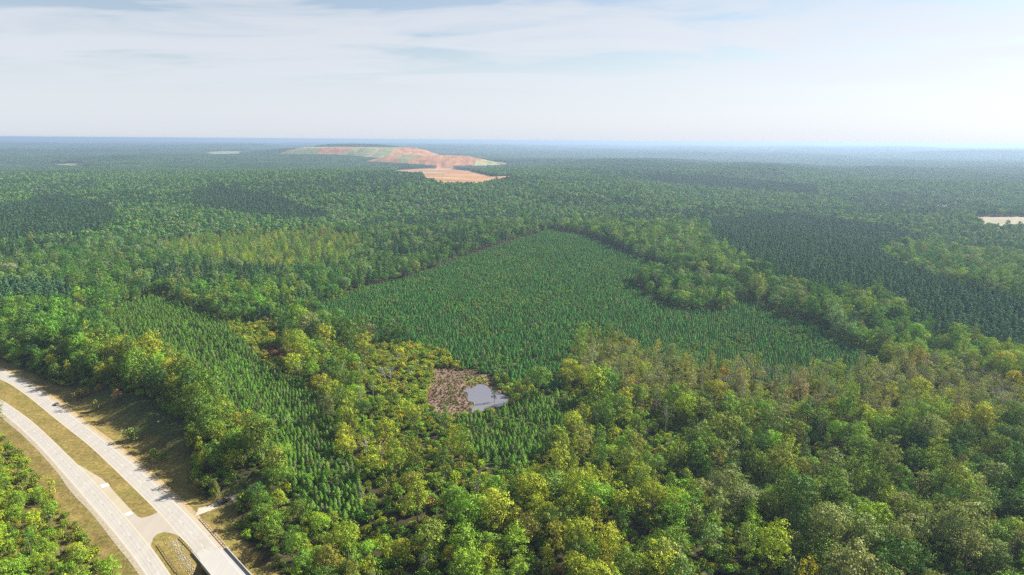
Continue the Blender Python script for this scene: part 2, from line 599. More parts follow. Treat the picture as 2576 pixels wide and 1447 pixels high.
for p in P_FIELD:
    m = inside(p, bpx, bpy_)
    col[m] = (0.30, 0.26, 0.19)
for p in P_FIELD[:2]:
    col[inside(p, bpx, bpy_)] = (0.22, 0.23, 0.11)
# landfill: clay and thin grass in panels
lf1 = (np.sqrt(((gx + 1300) / 850) ** 2 + ((gy - 5900) / 520) ** 2) < .98) & (gy < 6450)
lf2 = np.sqrt(((gx + 590) / 560) ** 2 + ((gy - 4950) / 330) ** 2) < .98
for m, w in ((lf1, 0), (lf2, 1)):
    q = vnoise(gx, gy, 110, 51)[m]; s = vnoise(gx, gy, 35, 52)[m]
    pan = (np.sin((gx[m] - .25 * gy[m]) / 95.0) + .9 * (q - .5)) > (.15 if not w else -.75)
    c = np.where(pan[:, None], np.array((0.34, 0.155, 0.068)), np.array((0.20, 0.20, 0.085)))
    c = c * (.8 + .45 * s[:, None]) * (.72 + .56 * vnoise(gx[m], gy[m] * .45, 26, 57))[:, None]
    road = np.abs(((gx[m] - .35 * gy[m] + 200) % 380) - 190) < 9
    c[road] = (0.36, 0.22, 0.13)
    if w:
        edge = gx[m] > -260
        c[edge & (gy[m] < 4830)] = (0.30, 0.28, 0.14)
    col[m] = c
me = mesh_np('ground', np.stack([gx, gy, gz], -1), gf, None, True)
ca = me.color_attributes.new('cover', 'FLOAT_COLOR', 'POINT')
ca.data.foreach_set('color', np.concatenate([col, np.ones((len(col), 1))], 1).astype(np.float32).ravel())
gm, t = new_mat('ground')
at = nd(t, 'ShaderNodeAttribute', attribute_name='cover')
geo = nd(t, 'ShaderNodeNewGeometry')
na = nd(t, 'ShaderNodeTexNoise', i_Scale=.55, i_Detail=8.0, i_Roughness=.68)
nb = nd(t, 'ShaderNodeTexNoise', i_Scale=.05, i_Detail=5.0, i_Roughness=.6)
t.links.new(geo.outputs['Position'], na.inputs['Vector'])
t.links.new(geo.outputs['Position'], nb.inputs['Vector'])
ma = nd(t, 'ShaderNodeMapRange'); ma.inputs['From Min'].default_value = .3; ma.inputs['From Max'].default_value = .7
ma.inputs['To Min'].default_value = .52; ma.inputs['To Max'].default_value = 1.44
mb = nd(t, 'ShaderNodeMapRange'); mb.inputs['From Min'].default_value = .3; mb.inputs['From Max'].default_value = .7
mb.inputs['To Min'].default_value = .8; mb.inputs['To Max'].default_value = 1.2
t.links.new(na.outputs['Fac'], ma.inputs['Value']); t.links.new(nb.outputs['Fac'], mb.inputs['Value'])
mm = nd(t, 'ShaderNodeMath', operation='MULTIPLY')
t.links.new(ma.outputs[0], mm.inputs[0]); t.links.new(mb.outputs[0], mm.inputs[1])
vm = nd(t, 'ShaderNodeVectorMath', operation='SCALE')
t.links.new(at.outputs['Color'], vm.inputs[0]); t.links.new(mm.outputs[0], vm.inputs['Scale'])
bs = nd(t, 'ShaderNodeBsdfPrincipled'); bs.inputs['Roughness'].default_value = .95; bs.inputs['Specular IOR Level'].default_value = .1
nc = nd(t, 'ShaderNodeTexNoise', i_Scale=.11, i_Detail=6.0, i_Roughness=.7)
t.links.new(geo.outputs['Position'], nc.inputs['Vector'])
mc = nd(t, 'ShaderNodeMapRange'); mc.inputs['From Min'].default_value = .45; mc.inputs['From Max'].default_value = .68
t.links.new(nc.outputs['Fac'], mc.inputs['Value'])
gv = nd(t, 'ShaderNodeVectorMath', operation='MULTIPLY'); gv.inputs[1].default_value = (.66, .86, .62)
t.links.new(vm.outputs[0], gv.inputs[0])
mxg = nd(t, 'ShaderNodeMix', data_type='RGBA')
t.links.new(mc.outputs[0], mxg.inputs['Factor']); t.links.new(vm.outputs[0], mxg.inputs['A']); t.links.new(gv.outputs[0], mxg.inputs['B'])
t.links.new(mxg.outputs['Result'], bs.inputs['Base Color'])
bp = nd(t, 'ShaderNodeBump'); bp.inputs['Strength'].default_value = .8; bp.inputs['Distance'].default_value = .5
t.links.new(na.outputs['Fac'], bp.inputs['Height']); t.links.new(bp.outputs[0], bs.inputs['Normal'])
om = nd(t, 'ShaderNodeOutputMaterial'); t.links.new(bs.outputs[0], om.inputs['Surface'])
me.materials.append(gm)
tag(link('ground', me), kind='structure')

# ------------------------------------------------------------------ water
wm, t = new_mat('pond_water')
b = nd(t, 'ShaderNodeBsdfPrincipled')
b.inputs['Base Color'].default_value = (.135, .13, .145, 1); b.inputs['Roughness'].default_value = .06; b.inputs['Specular IOR Level'].default_value = .8
g_ = nd(t, 'ShaderNodeNewGeometry'); n_ = nd(t, 'ShaderNodeTexNoise', i_Scale=1.2, i_Detail=3.0); t.links.new(g_.outputs['Position'], n_.inputs['Vector'])
bu = nd(t, 'ShaderNodeBump'); bu.inputs['Strength'].default_value = .08; bu.inputs['Distance'].default_value = .05
t.links.new(n_.outputs['Fac'], bu.inputs['Height']); t.links.new(bu.outputs[0], b.inputs['Normal'])
o_ = nd(t, 'ShaderNodeOutputMaterial'); t.links.new(b.outputs[0], o_.inputs['Surface'])
W = smooth_line(list(WATER) + [WATER[0]], 2.0)[:-1]
W = W + (rng.random(W.shape) - .5) * .9
bm = bmesh.new()
f = bm.faces.new([bm.verts.new((x, y, -.93)) for x, y in W])
bmesh.ops.triangulate(bm, faces=[f])
me = bpy.data.meshes.new('pond_water'); bm.to_mesh(me); bm.free(); me.materials.append(wm)
for p in me.polygons:
    if p.normal.z < 0:
        p.flip()
tag(link('pond_water', me), kind='structure')

# ------------------------------------------------------------------ road surfaces
def concrete(name, a, b, joint=None):
    m, t = new_mat(name)
    g = nd(t, 'ShaderNodeNewGeometry')
    n1 = nd(t, 'ShaderNodeTexNoise', i_Scale=.35, i_Detail=8.0, i_Roughness=.65)
    n2 = nd(t, 'ShaderNodeTexNoise', i_Scale=4.0, i_Detail=4.0)
    mpg = nd(t, 'ShaderNodeMapping'); mpg.inputs['Rotation'].default_value = (0, 0, R(46)); mpg.inputs['Scale'].default_value = (1.0, .12, 1)
    t.links.new(g.outputs['Position'], mpg.inputs[0])
    t.links.new(mpg.outputs[0], n1.inputs['Vector']); t.links.new(g.outputs['Position'], n2.inputs['Vector'])
    mxx = nd(t, 'ShaderNodeMix', data_type='RGBA')
    mxx.inputs['A'].default_value = (*a, 1); mxx.inputs['B'].default_value = (*b, 1)
    r = nd(t, 'ShaderNodeMapRange'); r.inputs['From Min'].default_value = .32; r.inputs['From Max'].default_value = .68
    t.links.new(n1.outputs['Fac'], r.inputs['Value']); t.links.new(r.outputs[0], mxx.inputs['Factor'])
    r2 = nd(t, 'ShaderNodeMapRange'); r2.inputs['To Min'].default_value = .9; r2.inputs['To Max'].default_value = 1.08
    t.links.new(n2.outputs['Fac'], r2.inputs['Value'])
    v = nd(t, 'ShaderNodeVectorMath', operation='SCALE'); t.links.new(mxx.outputs['Result'], v.inputs[0]); t.links.new(r2.outputs[0], v.inputs['Scale'])
    b_ = nd(t, 'ShaderNodeBsdfPrincipled'); b_.inputs['Roughness'].default_value = .85; b_.inputs['Specular IOR Level'].default_value = .25
    t.links.new(v.outputs[0], b_.inputs['Base Color'])
    o = nd(t, 'ShaderNodeOutputMaterial'); t.links.new(b_.outputs[0], o.inputs['Surface'])
    return m


M_LANE = concrete('lane_concrete', (.312, .294, .266), (.360, .342, .311))
M_SHOULDER = concrete('shoulder_concrete', (.32, .275, .196), (.357, .313, .24))
M_DECK = concrete('bridge_concrete', (.325, .312, .290), (.358, .345, .32))
M_WHITE = bsdf_mat('white_paint', (.54, .53, .50), .6, noise=.2, scale=2)
M_YELLOW = bsdf_mat('yellow_paint', (.58, .44, .14), .6, noise=.2, scale=2)
M_BLACK = bsdf_mat('black_paint', (.15, .145, .14), .7)
M_PALE = concrete('pale_slab', (.44, .43, .41), (.48, .47, .45))


def resample(line, n):
    L = np.asarray(line); d = np.concatenate([[0], np.cumsum(np.hypot(*np.diff(L, axis=0).T))])
    s = np.linspace(0, d[-1], n)
    return np.stack([np.interp(s, d, L[:, 0]), np.interp(s, d, L[:, 1])], -1)


def lane_lines(Lf, Rt, n=140):
    return resample(Lf, n), resample(Rt, n)


nl, nr = lane_lines(NB_L, NB_R)
s_l, s_r = lane_lines(SB_L, SB_R)
RZ = .030


def carriage(name, A, B, fr):
    """A median side, B outer side; fr: where lane concrete ends towards the outer shoulder"""
    o = tag(MB().strip(A, A + (B - A) * fr, RZ, RZ).build(name, M_LANE), kind='structure')
    MB().strip(A + (B - A) * fr, B, RZ, RZ - .02).build('shoulder', M_SHOULDER, o)
    # slab joints across the lanes
    return o


road_nb = carriage('road', nl, nr, .80)
road_sb = carriage('road', s_r, s_l, .90)
# a road's edge of loose sand keeps the sheet from ending sharp


def ribbon(line, off0, off1, z):
    L = np.asarray(line)
    tng = np.gradient(L, axis=0); tng /= np.linalg.norm(tng, axis=1)[:, None]
    nrm = np.stack([-tng[:, 1], tng[:, 0]], -1)
    return MB().strip(L + nrm * off0, L + nrm * off1, z, z)


ctr_nb, ctr_sb = nl + (nr - nl) * .44, s_r + (s_l - s_r) * .47
ribbon(nl, .55, .40, RZ + .004).build('edge_line', M_YELLOW, road_nb)
ribbon(nl + (nr - nl) * .80, 0, .14, RZ + .004).build('edge_line', M_WHITE, road_nb)
ribbon(s_l + (s_r - s_l) * .09, -.07, .07, RZ + .004).build('edge_line', M_WHITE, road_sb)
ribbon(s_r, -.55, -.40, RZ + .004).build('edge_line', M_YELLOW, road_sb)
for ctr, rd in ((ctr_nb, road_nb), (ctr_sb, road_sb)):
    L = resample(ctr, 900)
    d = np.concatenate([[0], np.cumsum(np.hypot(*np.diff(L, axis=0).T))])
    s = 3.0
    while s < d[-1] - 8:
        for mat, a, e, w in ((M_WHITE, s, s + 3.4, .065), (M_BLACK, s + 3.4, s + 6.0, .06)):
            seg = np.stack([np.interp([a, e], d, L[:, 0]), np.interp([a, e], d, L[:, 1])], -1)
            px, py = proj(seg[0, 0], seg[0, 1], 0)
            if -30 < px < 320 and py < 620:
                ribbon(seg, -w, w, RZ + .004).build('lane_dash', mat, rd)
        s += 12.2
M_TRACK = concrete('tyre_worn_concrete', (.290, .273, .246), (.338, .320, .290))
for A_, B_, rd in ((nl, nr, road_nb), (s_r, s_l, road_sb)):
    for fr in (.13, .30, .52, .69):
        ribbon(A_ + (B_ - A_) * fr, -.28, .28, RZ + .0022).build('tyre_track', M_TRACK, rd)
# transverse slab joints
MJ = bsdf_mat('joint', (.29, .27, .235), .9)
for A, B, rd in ((nl, nr, road_nb), (s_r, s_l, road_sb)):
    for k in range(2, 138, 3):
        p, q = A[k], A[k] + (B[k] - A[k]) * .8
        px, py = proj(p[0], p[1], 0)
        if -30 < px < 320 and 340 < py < 600:
            ribbon(np.array([p, q]), -.03, .03, RZ + .003).build('slab_joint', MJ, rd)


def poly_sheet(name, pts, z, mat, parent=None, kind=None):
    bm = bmesh.new()
    f = bm.faces.new([bm.verts.new((x, y, z)) for x, y in pts])
    if f.normal.z < 0 or f.calc_area() and f.normal_update() is None and f.normal.z < 0:
        f.normal_flip()
    bmesh.ops.triangulate(bm, faces=[f])
    me = bpy.data.meshes.new(name); bm.to_mesh(me); bm.free()
    me.materials.append(mat)
    o = link(name, me, parent)
    if kind:
        o['kind'] = kind
    return o


cross = gnd(z1([(790, 1045), (850, 1040), (880, 1066), (910, 1078), (960, 1066), (1003, 1048), (1020, 1030), (1060, 1080), (1150, 1195), (1120, 1182), (1060, 1168), (1010, 1182), (985, 1205),
                (972, 1240), (968, 1262), (940, 1235)]))
xo = poly_sheet('crossover', cross, RZ - .006, concrete('crossover_concrete', (.296, .26, .218), (.335, .305, .26)), None, 'structure')
turn = gnd(z1([(500, 733), (575, 778), (655, 826), (690, 860), (770, 950), (850, 1036), (884, 1070), (830, 1095), (640, 885), (540, 780)]))
poly_sheet('turn_lane', turn, RZ - .010, M_SHOULDER, xo)
for q in ([(640, 868), (690, 852), (706, 872), (655, 888)], [(796, 1050), (840, 1035), (858, 1052), (812, 1066)]):
    poly_sheet('concrete_patch', gnd(z1(q)), RZ + .006, M_PALE, xo)
tw = poly_sheet('dark_patch', gnd(zr([(975, 925), (1080, 880), (1215, 1000), (1110, 1045)])), RZ + .0035, concrete('worn_slab', (.30, .275, .225), (.33, .305, .26)), road_nb)
M_SAND = bsdf_mat('sandy_gravel', (.33, .245, .13), .95, noise=.35, scale=.8)
M_GRAVEL = bsdf_mat('grey_gravel', (.27, .235, .175), .95, noise=.3, scale=.8)


def verge_strip(name, line, side, w, mat, seed):
    L = resample(line, 260)
    tg = np.gradient(L, axis=0); tg /= np.linalg.norm(tg, axis=1)[:, None]
    nn = np.stack([-tg[:, 1], tg[:, 0]], -1) * side
    ww_ = (w * (.7 + .6 * vnoise(np.arange(260) * 2.0, np.zeros(260), 45, seed)))[:, None]
    B_ = L + nn * ww_
    tag(MB().strip(L - nn * .3, B_, .004, np.maximum(height(B_[:, 0], B_[:, 1]) + .02, -.4)).build(name, mat), kind='structure')


verge_strip('sand_verge', NB_R, 1, 1.5, M_SAND, 91)
verge_strip('gravel_verge', SB_L, -1, 1.9, M_GRAVEL, 92)
# driveway of pale gravel
dl = smooth_line(DRIVE, 2.0)
tn = np.gradient(dl, axis=0); tn /= np.linalg.norm(tn, axis=1)[:, None]
nm = np.stack([-tn[:, 1], tn[:, 0]], -1)
wd = (1.7 + 2.6 * np.exp(-np.arange(len(dl)) / 3.0))[:, None]
A, B = dl + nm * wd, dl - nm * wd
hz = np.maximum(height(dl[:, 0], dl[:, 1]), np.maximum(height(A[:, 0], A[:, 1]), height(B[:, 0], B[:, 1]))) + .035
hz[:2] = .012
tag(MB().strip(A, B, hz, hz).build('driveway', bsdf_mat('pale_gravel', (.44, .38, .31), .95, noise=.25, scale=1.5)), kind='structure')

# ------------------------------------------------------------------ bridge, guard rails, stones
M_STEEL = bsdf_mat('galvanised_steel', (.30, .30, .29), .5, .6)
M_POST = bsdf_mat('weathered_post', (.16, .12, .085), .9)
br0 = gnd(zr([(1000, 1112)]))[0]
seln = [k for k in range(len(nl)) if nl[k][1] < br0[1] + .5]
ba, bb = nl[seln], nr[seln]
tb = np.gradient(ba, axis=0); tb /= np.linalg.norm(tb, axis=1)[:, None]
nrmb = np.stack([-tb[:, 1], tb[:, 0]], -1)
ba2, bb2 = ba - nrmb * .55, bb + nrmb * .55
bridge = link('road_bridge', None, None, (float(ba[0][0]), float(ba[0][1]), 0))
tag(bridge, 'pale concrete road bridge carrying the highway over the shaded creek', 'bridge')


def child(o):
    o.parent = bridge
    o.location = -bridge.location
    return o


dk = MB().strip(ba2, bb2, RZ + .012, RZ + .012)
dk.strip(bb2, bb2, RZ + .012, -.9); dk.strip(ba2, ba2, -.9, RZ + .012); dk.strip(bb2, ba2, -.9, -.9)
child(dk.build('deck', M_DECK))
for a, b in ((ba2, ba2 + nrmb * .34), (bb2 - nrmb * .34, bb2)):
    p = MB().strip(a, b, .84, .84); p.strip(a, a, RZ + .012, .84); p.strip(b, b, .84, RZ + .012)
    e = len(p.v); p.v += [(a[0][0], a[0][1], RZ + .012), (b[0][0], b[0][1], RZ + .012), (b[0][0], b[0][1], .84), (a[0][0], a[0][1], .84)]
    p.f.append((e, e + 1, e + 2, e + 3))
    child(p.build('parapet', M_DECK))
mid = len(ba) // 2
for fr in (.12, .38, .62, .88):
    g0 = ba2 + (bb2 - ba2) * fr
    q = MB().strip(g0 - nrmb * .22, g0 + nrmb * .22, -1.7, -1.7)
    q.strip(g0 - nrmb * .22, g0 - nrmb * .22, -.9, -1.7); q.strip(g0 + nrmb * .22, g0 + nrmb * .22, -1.7, -.9)
    child(q.build('girder', M_DECK))
av = (bb2[0] - ba2[0]); ang = math.atan2(av[1], av[0])
child(MB().box(((ba2[0][0] + bb2[0][0]) / 2, (ba2[0][1] + bb2[0][1]) / 2, -3.2), (np.linalg.norm(av) - .6, .8, 4.4), ang).build('abutment', M_DECK))
ml = ribbon(ctr_nb[seln][2:], -.06, .06, RZ + .0165)
child(MB().strip(bb[:] - nrmb * 1.9, bb[:] - nrmb * 2.02, RZ + .0165, RZ + .0165).build('edge_line', M_WHITE))


def guardrail(label, line, side):
    L = smooth_line(line, 1.0)
    d = np.concatenate([[0], np.cumsum(np.hypot(*np.diff(L, axis=0).T))])
    n = max(3, int(d[-1] / 1.9))
    s = np.linspace(0, d[-1], n + 1)
    P = np.stack([np.interp(s, d, L[:, 0]), np.interp(s, d, L[:, 1])], -1)
    z = height(P[:, 0], P[:, 1])
    root = link('guardrail', None, None, (P[0][0], P[0][1], z[0]))
    tag(root, label, 'guardrail', 'guardrails at the bridge')
    tg = np.gradient(P, axis=0); tg /= np.linalg.norm(tg, axis=1)[:, None]
    nn = np.stack([-tg[:, 1], tg[:, 0]], -1) * side
    m = MB()
    prof = [(.10, .74), (.17, .66), (.11, .58), (.17, .50), (.10, .42)]      # W-beam section
    base = len(m.v)
    for k in range(len(P)):
        for o_, h_ in prof:
            m.v.append((P[k][0] + nn[k][0] * o_ - P[0][0], P[k][1] + nn[k][1] * o_ - P[0][1], z[k] + h_ - z[0]))
    for k in range(len(P) - 1):
        for j in range(4):
            a = base + k * 5 + j
            m.f.append((a, a + 1, a + 6, a + 5))
    m.build('rail', M_STEEL, root)
    pm = MB().box((0, 0, 0), (.18, .2, 1.1)).mesh('post', M_POST)
    for k in range(len(P)):
        o = link('post', pm, root, (P[k][0] - P[0][0], P[k][1] - P[0][1], z[k] - z[0] + .25))
    return root


guardrail('grey steel guardrail between the driveway and the bridge', gnd(zr([(1025, 590), (1180, 765), (1330, 940), (1450, 1065)])), -1)
guardrail('grey steel guardrail on the median beside the bridge lanes', gnd(zr([(700, 885), (800, 985), (880, 1070), (960, 1170), (1035, 1268)])), 1)
guardrail('grey steel guardrail on the median beside the lanes with the turn lane', gnd(zr([(378, 990), (470, 1130), (560, 1260), (700, 1445), (820, 1620)])), -1)
mk = MB().box((0, 0, .6), (.08, .08, 1.2)); mk.box((0, 0, 1.15), (.32, .05, .9))
mkm = mk.mesh('marker_post', bsdf_mat('dark_marker', (.07, .06, .05), .7))
for q, lb in (((1222, 838), 'dark marker post on the shoulder midway along the roadside guardrail'), ((1362, 1005), 'dark marker post where guardrail meets the bridge parapet')):
    x, y = gnd(zr([q]))[0]
    o = link('marker_post', None, None, (x, y, .03), .8); tag(o, lb, 'marker post')
    link('plate', MB().box((0, 0, 1.15), (.42, .05, .9)).mesh('plate', bpy.data.materials['dark_marker']), o)
    link('post', MB().box((0, .06, .6), (.09, .07, 1.2)).mesh('post', M_POST), o)

# pale stones down the median
mS = bsdf_mat('pale_stone', (.36, .34, .305), .9, noise=.3, scale=1.3)
sv, sf = [], []
SL = gnd(zr([(600, 890), (640, 980), (700, 1080), (760, 1180), (830, 1300), (910, 1400), (960, 1520)]))
SLs = smooth_line(SL, .5)
for k in range(330):
    p = SLs[random.randrange(len(SLs))]
    x, y = p[0] + random.gauss(0, 1.15), p[1] + random.gauss(0, .9)
    r = random.uniform(.10, .30)
    z = float(height(np.array([x]), np.array([y]))[0]) + r * .25
    i = len(sv)
    for dx_, dy_, dz_ in ((1, 0, 0), (0, 1, 0), (-1, 0, 0), (0, -1, 0), (0, 0, .8), (0, 0, -.6)):
        j = [random.uniform(.7, 1.3) for _ in range(3)]
        a = .6
        sv.append((x + r * (dx_ * j[0] + .2 * dy_), y + r * (dy_ * j[1] - .2 * dx_), z + r * dz_ * j[2]))
    sf += [tuple(i + q for q in f) for f in ((0, 1, 4), (1, 2, 4), (2, 3, 4), (3, 0, 4), (1, 0, 5), (2, 1, 5), (3, 2, 5), (0, 3, 5))]
o = link('stones', mesh_np('stones', sv, sf, mS))
tag(o, 'pale loose stones scattered down the grassy median ditch', 'stones', kind='stuff')

# ------------------------------------------------------------------ vehicles
M_GLASS = bsdf_mat('car_glass', (.03, .035, .04), .08, spec=.6, noise=.02)
M_TYRE = bsdf_mat('tyre_rubber', (.02, .02, .02), .8)
M_RIM = bsdf_mat('wheel_rim', (.35, .35, .36), .35, .8)
M_LAMP = bsdf_mat('headlight', (.7, .7, .68), .2)
M_RED = bsdf_mat('tail_light', (.35, .02, .02), .3)


def vehicle(name, label, cat, body_mat, loc, rz, prof, cab, width, wheels, wr, cargo=None):
    root = link(name, None, None, loc, rz)
    tag(root, label, cat)

    def hull(pr, w, wtop):
        v, f = [], []
        n = len(pr)
        zmax = max(p[1] for p in pr); zmin = min(p[1] for p in pr)
        for s in (-1, 1):
            for x, z in pr:
                k = (z - zmin) / (zmax - zmin)
                v.append((x, s * (w * (1 - k) + wtop * k) / 2, z))
        f.append(tuple(range(n))[::-1]); f.append(tuple(range(n, 2 * n)))
        for j in range(n):
            a, b_ = j, (j + 1) % n
            f.append((a, b_, n + b_, n + a))
        return v, f
    v, f = hull(prof, width, width * .96)
    me = mesh_np('body', v, f, body_mat)
    body = link('body', me, root)
    bv = body.modifiers.new('bevel', 'BEVEL'); bv.width = .05; bv.segments = 2; bv.limit_method = 'ANGLE'
    v, f = hull(cab, width * .92, width * .74)
    cb = link('cab', mesh_np('cab', v, f, M_GLASS), root)
    (x0, zt) = min((p for p in cab if p[1] == max(q[1] for q in cab)), key=lambda p: p[0]); x1 = max(p[0] for p in cab if p[1] == zt)
    link('roof', MB().box(((x0 + x1) / 2, 0, zt + .02), (x1 - x0 + .06, width * .75, .05)).mesh('roof', body_mat), cb)
    zb = min(p[1] for p in cab); c0 = min(p[0] for p in cab); c1 = max(p[0] for p in cab)
    for s in (-1, 1):
        pm = MB()
        for (xb, xt) in ((c0, x0), ((c0 + c1) / 2 + .1, (x0 + x1) / 2 + .05), (c1, x1)):
            pm.tube([(xb, s * width * .46, zb), (xt, s * width * .375, zt)], .045, 5)
        pm.build('pillar', body_mat, cb)
        for wx in wheels:
            w = MB(); w.tube([(wx, s * (width / 2 - .24), wr), (wx, s * (width / 2 + .01), wr)], wr, 14)
            wo_ = w.build('wheel', M_TYRE, root)
            MB().tube([(wx, s * (width / 2 - .02), wr), (wx, s * (width / 2 + .025), wr)], wr * .62, 10).build('rim', M_RIM, wo_)
        fx = max(p[0] for p in prof); rx = min(p[0] for p in prof)
        link('headlight', MB().box((fx - .03, s * width * .36, .72), (.12, .34, .16)).mesh('headlight', M_LAMP), root)
        link('tail_light', MB().box((rx + .02, s * width * .41, .85), (.1, .2, .26)).mesh('tail_light', M_RED), root)
        link('mirror', MB().box((c1 - .35, s * (width / 2 + .08), zb + .12), (.16, .2, .14)).mesh('mirror', body_mat), root)
    if cargo:
        link('cargo_bed', MB().box(cargo[0], cargo[1]).mesh('cargo_bed', bsdf_mat('bed_liner', (.03, .03, .03), .8)), root)
    return root


cpos = gnd(vp([(143, 1018)]))[0]
kk = int(np.argmin(np.hypot(nl[:, 0] - cpos[0], nl[:, 1] - cpos[1])))
tdir = nl[kk + 1] - nl[kk]
vehicle('parked_car' if False else 'car', 'small silver car driving alone on the curved highway', 'car', bsdf_mat('silver_paint', (.50, .50, .52), .3, .5, noise=.03), (cpos[0], cpos[1], RZ), math.atan2(tdir[1], tdir[0]) + math.pi,
        [(-2.25, .35), (2.25, .35), (2.3, .62), (2.1, .84), (1.1, .98), (-1.6, 1.0), (-2.25, .95), (-2.3, .6)],
        [(1.05, .97), (.35, 1.45), (-1.1, 1.47), (-1.95, .98)], 1.82, (1.4, -1.38), .33)
sp = np.array(gnd(zr([(1380, 352)]), height)[0])
dd = DRIVE[2] - DRIVE[5]
spz = float(height(np.array([sp[0]]), np.array([sp[1]]))[0]) + .12
vehicle('pickup_truck', 'black pickup truck parked on the pale gravel driveway', 'truck', bsdf_mat('black_paintwork', (.012, .013, .018), .25, noise=.02, spec=.5), (sp[0], sp[1], spz), math.atan2(dd[1], dd[0]),
        [(-2.9, .5), (2.85, .45), (2.95, .8), (2.8, 1.1), (1.35, 1.18), (-2.9, 1.15), (-2.95, .8)],
        [(1.45, 1.17), (.75, 1.82), (-.75, 1.84), (-1.0, 1.17)], 1.98, (1.85, -1.75), .40, ((-1.95, 0, 1.14), (1.7, 1.6, .08)))

# ------------------------------------------------------------------ leaves, needles, bark
def leaf_material(name, trans=.35, gloss=.05):
    m, t = new_mat(name)
    at = nd(t, 'ShaderNodeAttribute', attribute_type='INSTANCER', attribute_name='tint')
    lv = nd(t, 'ShaderNodeAttribute', attribute_name='lv')
    v = nd(t, 'ShaderNodeVectorMath', operation='MULTIPLY')
    t.links.new(at.outputs['Vector'], v.inputs[0]); t.links.new(lv.outputs['Vector'], v.inputs[1])
    d = nd(t, 'ShaderNodeBsdfDiffuse'); t.links.new(v.outputs[0], d.inputs['Color'])
    w = nd(t, 'ShaderNodeVectorMath', operation='MULTIPLY'); w.inputs[1].default_value = (1.25, 1.2, .5)
    t.links.new(v.outputs[0], w.inputs[0])
    tr = nd(t, 'ShaderNodeBsdfTranslucent'); t.links.new(w.outputs[0], tr.inputs['Color'])
    mx = nd(t, 'ShaderNodeMixShader'); mx.inputs[0].default_value = trans
    t.links.new(d.outputs[0], mx.inputs[1]); t.links.new(tr.outputs[0], mx.inputs[2])
    gl = nd(t, 'ShaderNodeBsdfAnisotropic') if False else nd(t, 'ShaderNodeBsdfGlossy')
    gl.inputs['Roughness'].default_value = .6; gl.inputs['Color'].default_value = (.8, .85, .9, 1)
    m2 = nd(t, 'ShaderNodeMixShader'); m2.inputs[0].default_value = gloss
    t.links.new(mx.outputs[0], m2.inputs[1]); t.links.new(gl.outputs[0], m2.inputs[2])
    o = nd(t, 'ShaderNodeOutputMaterial'); t.links.new(m2.outputs[0], o.inputs['Surface'])
    return m


M_LEAF = leaf_material('leaves', .20, .012)
M_NEEDLE = leaf_material('needles', .16, .008)
M_BARK = bsdf_mat('bark', (.13, .105, .08), .9, noise=.3, scale=2.0)
M_PALEBARK = bsdf_mat('pale_bark', (.37, .335, .30), .9, noise=.3, scale=2.0)


def quads(pos, nrm, su, sv, rg, shape='leaf'):
    """oriented leaf faces: pos (n,3), nrm (n,3)"""
    n = len(pos)
    nrm = nrm / (np.linalg.norm(nrm, axis=1)[:, None] + 1e-9)
    r = rg.normal(size=(n, 3))
    u = np.cross(nrm, r); u /= np.linalg.norm(u, axis=1)[:, None] + 1e-9
    w = np.cross(nrm, u)
    su = np.asarray(su)[:, None]; sv = np.asarray(sv)[:, None]
    bend = nrm * (.18 * su)
    V_ = np.stack([pos - u * su - bend, pos - w * sv * .8 + bend, pos + u * su - bend, pos + w * sv + bend], 1).reshape(-1, 3)
    Fc = np.arange(4 * n).reshape(n, 4)
    return V_, Fc


def set_lv(me, lv):
    """lv (nfaces,3) colour variation, stored on corners' points"""
    a = me.attributes.new('lv', 'FLOAT_VECTOR', 'POINT')
    a.data.foreach_set('vector', np.repeat(lv, 4, axis=0).astype(np.float32).ravel())


def lv_values(rg, n, lobe_id=None, amp=.34, hue=.10):
    v = rg.uniform(1 - amp, 1 + amp, n)
    if lobe_id is not None:
        lb = rg.uniform(.76, 1.24, lobe_id.max() + 1)
        v = v * lb[lobe_id]
    h = rg.normal(0, hue, n)
    return np.stack([v * (1 + h), v, v * (1 - .6 * h)], -1)


def crown_lobes(rg, h, r, base, style):
    """lobe centres and radii"""
    L = []
    hc = h - base
    if style == 'round':
        n = int(14 + r * 2.2)
        for k in range(n):
            a = k * 2.399 + rg.uniform(-.4, .4); t = (k + .5) / n
            zf = t ** .8
            env = math.sqrt(max(0.04, 1 - ((zf - .42) / .62) ** 2))
            rad = r * env * rg.uniform(.40, .92)
            lr = r * rg.uniform(.18, .40) * (.8 + .3 * env)
            L.append((rad * math.cos(a), rad * math.sin(a), base + hc * (.10 + .78 * zf) + rg.uniform(-.4, .4), lr, lr * rg.uniform(.6, .85)))
        L.append((rg.uniform(-.1, .1) * r, rg.uniform(-.1, .1) * r, h - r * .34, r * .36, r * .3))
    elif style == 'spread':
        n = int(12 + r * 2)
        for k in range(n):
            a = k * 2.399 + rg.uniform(-.5, .5); t = (k + .5) / n
            rad = r * math.sqrt(t) * rg.uniform(.65, .92)
            lr = r * rg.uniform(.22, .36)
            L.append((rad * math.cos(a), rad * math.sin(a), base + hc * (.86 - .45 * t * t) + rg.uniform(-.1, .1) * hc, lr, lr * .62))
        for k in range(5):
            a = rg.uniform(0, 6.28); L.append((r * .4 * math.cos(a), r * .4 * math.sin(a), base + hc * .35, r * .3, r * .28))
    elif style == 'tall':
        n = int(16 + r * 2.5)
        for k in range(n):
            a = k * 2.399 + rg.uniform(-.5, .5); t = (k + .5) / n
            env = math.sin(math.pi * min(1, .18 + .80 * t)) ** .6
            rad = r * env * rg.uniform(.30, .90)
            lr = r * rg.uniform(.20, .42) * (.55 + .5 * env)
            L.append((rad * math.cos(a), rad * math.sin(a), base + hc * (.06 + .86 * t), lr, lr * rg.uniform(.75, 1.1)))
    return np.array(L)


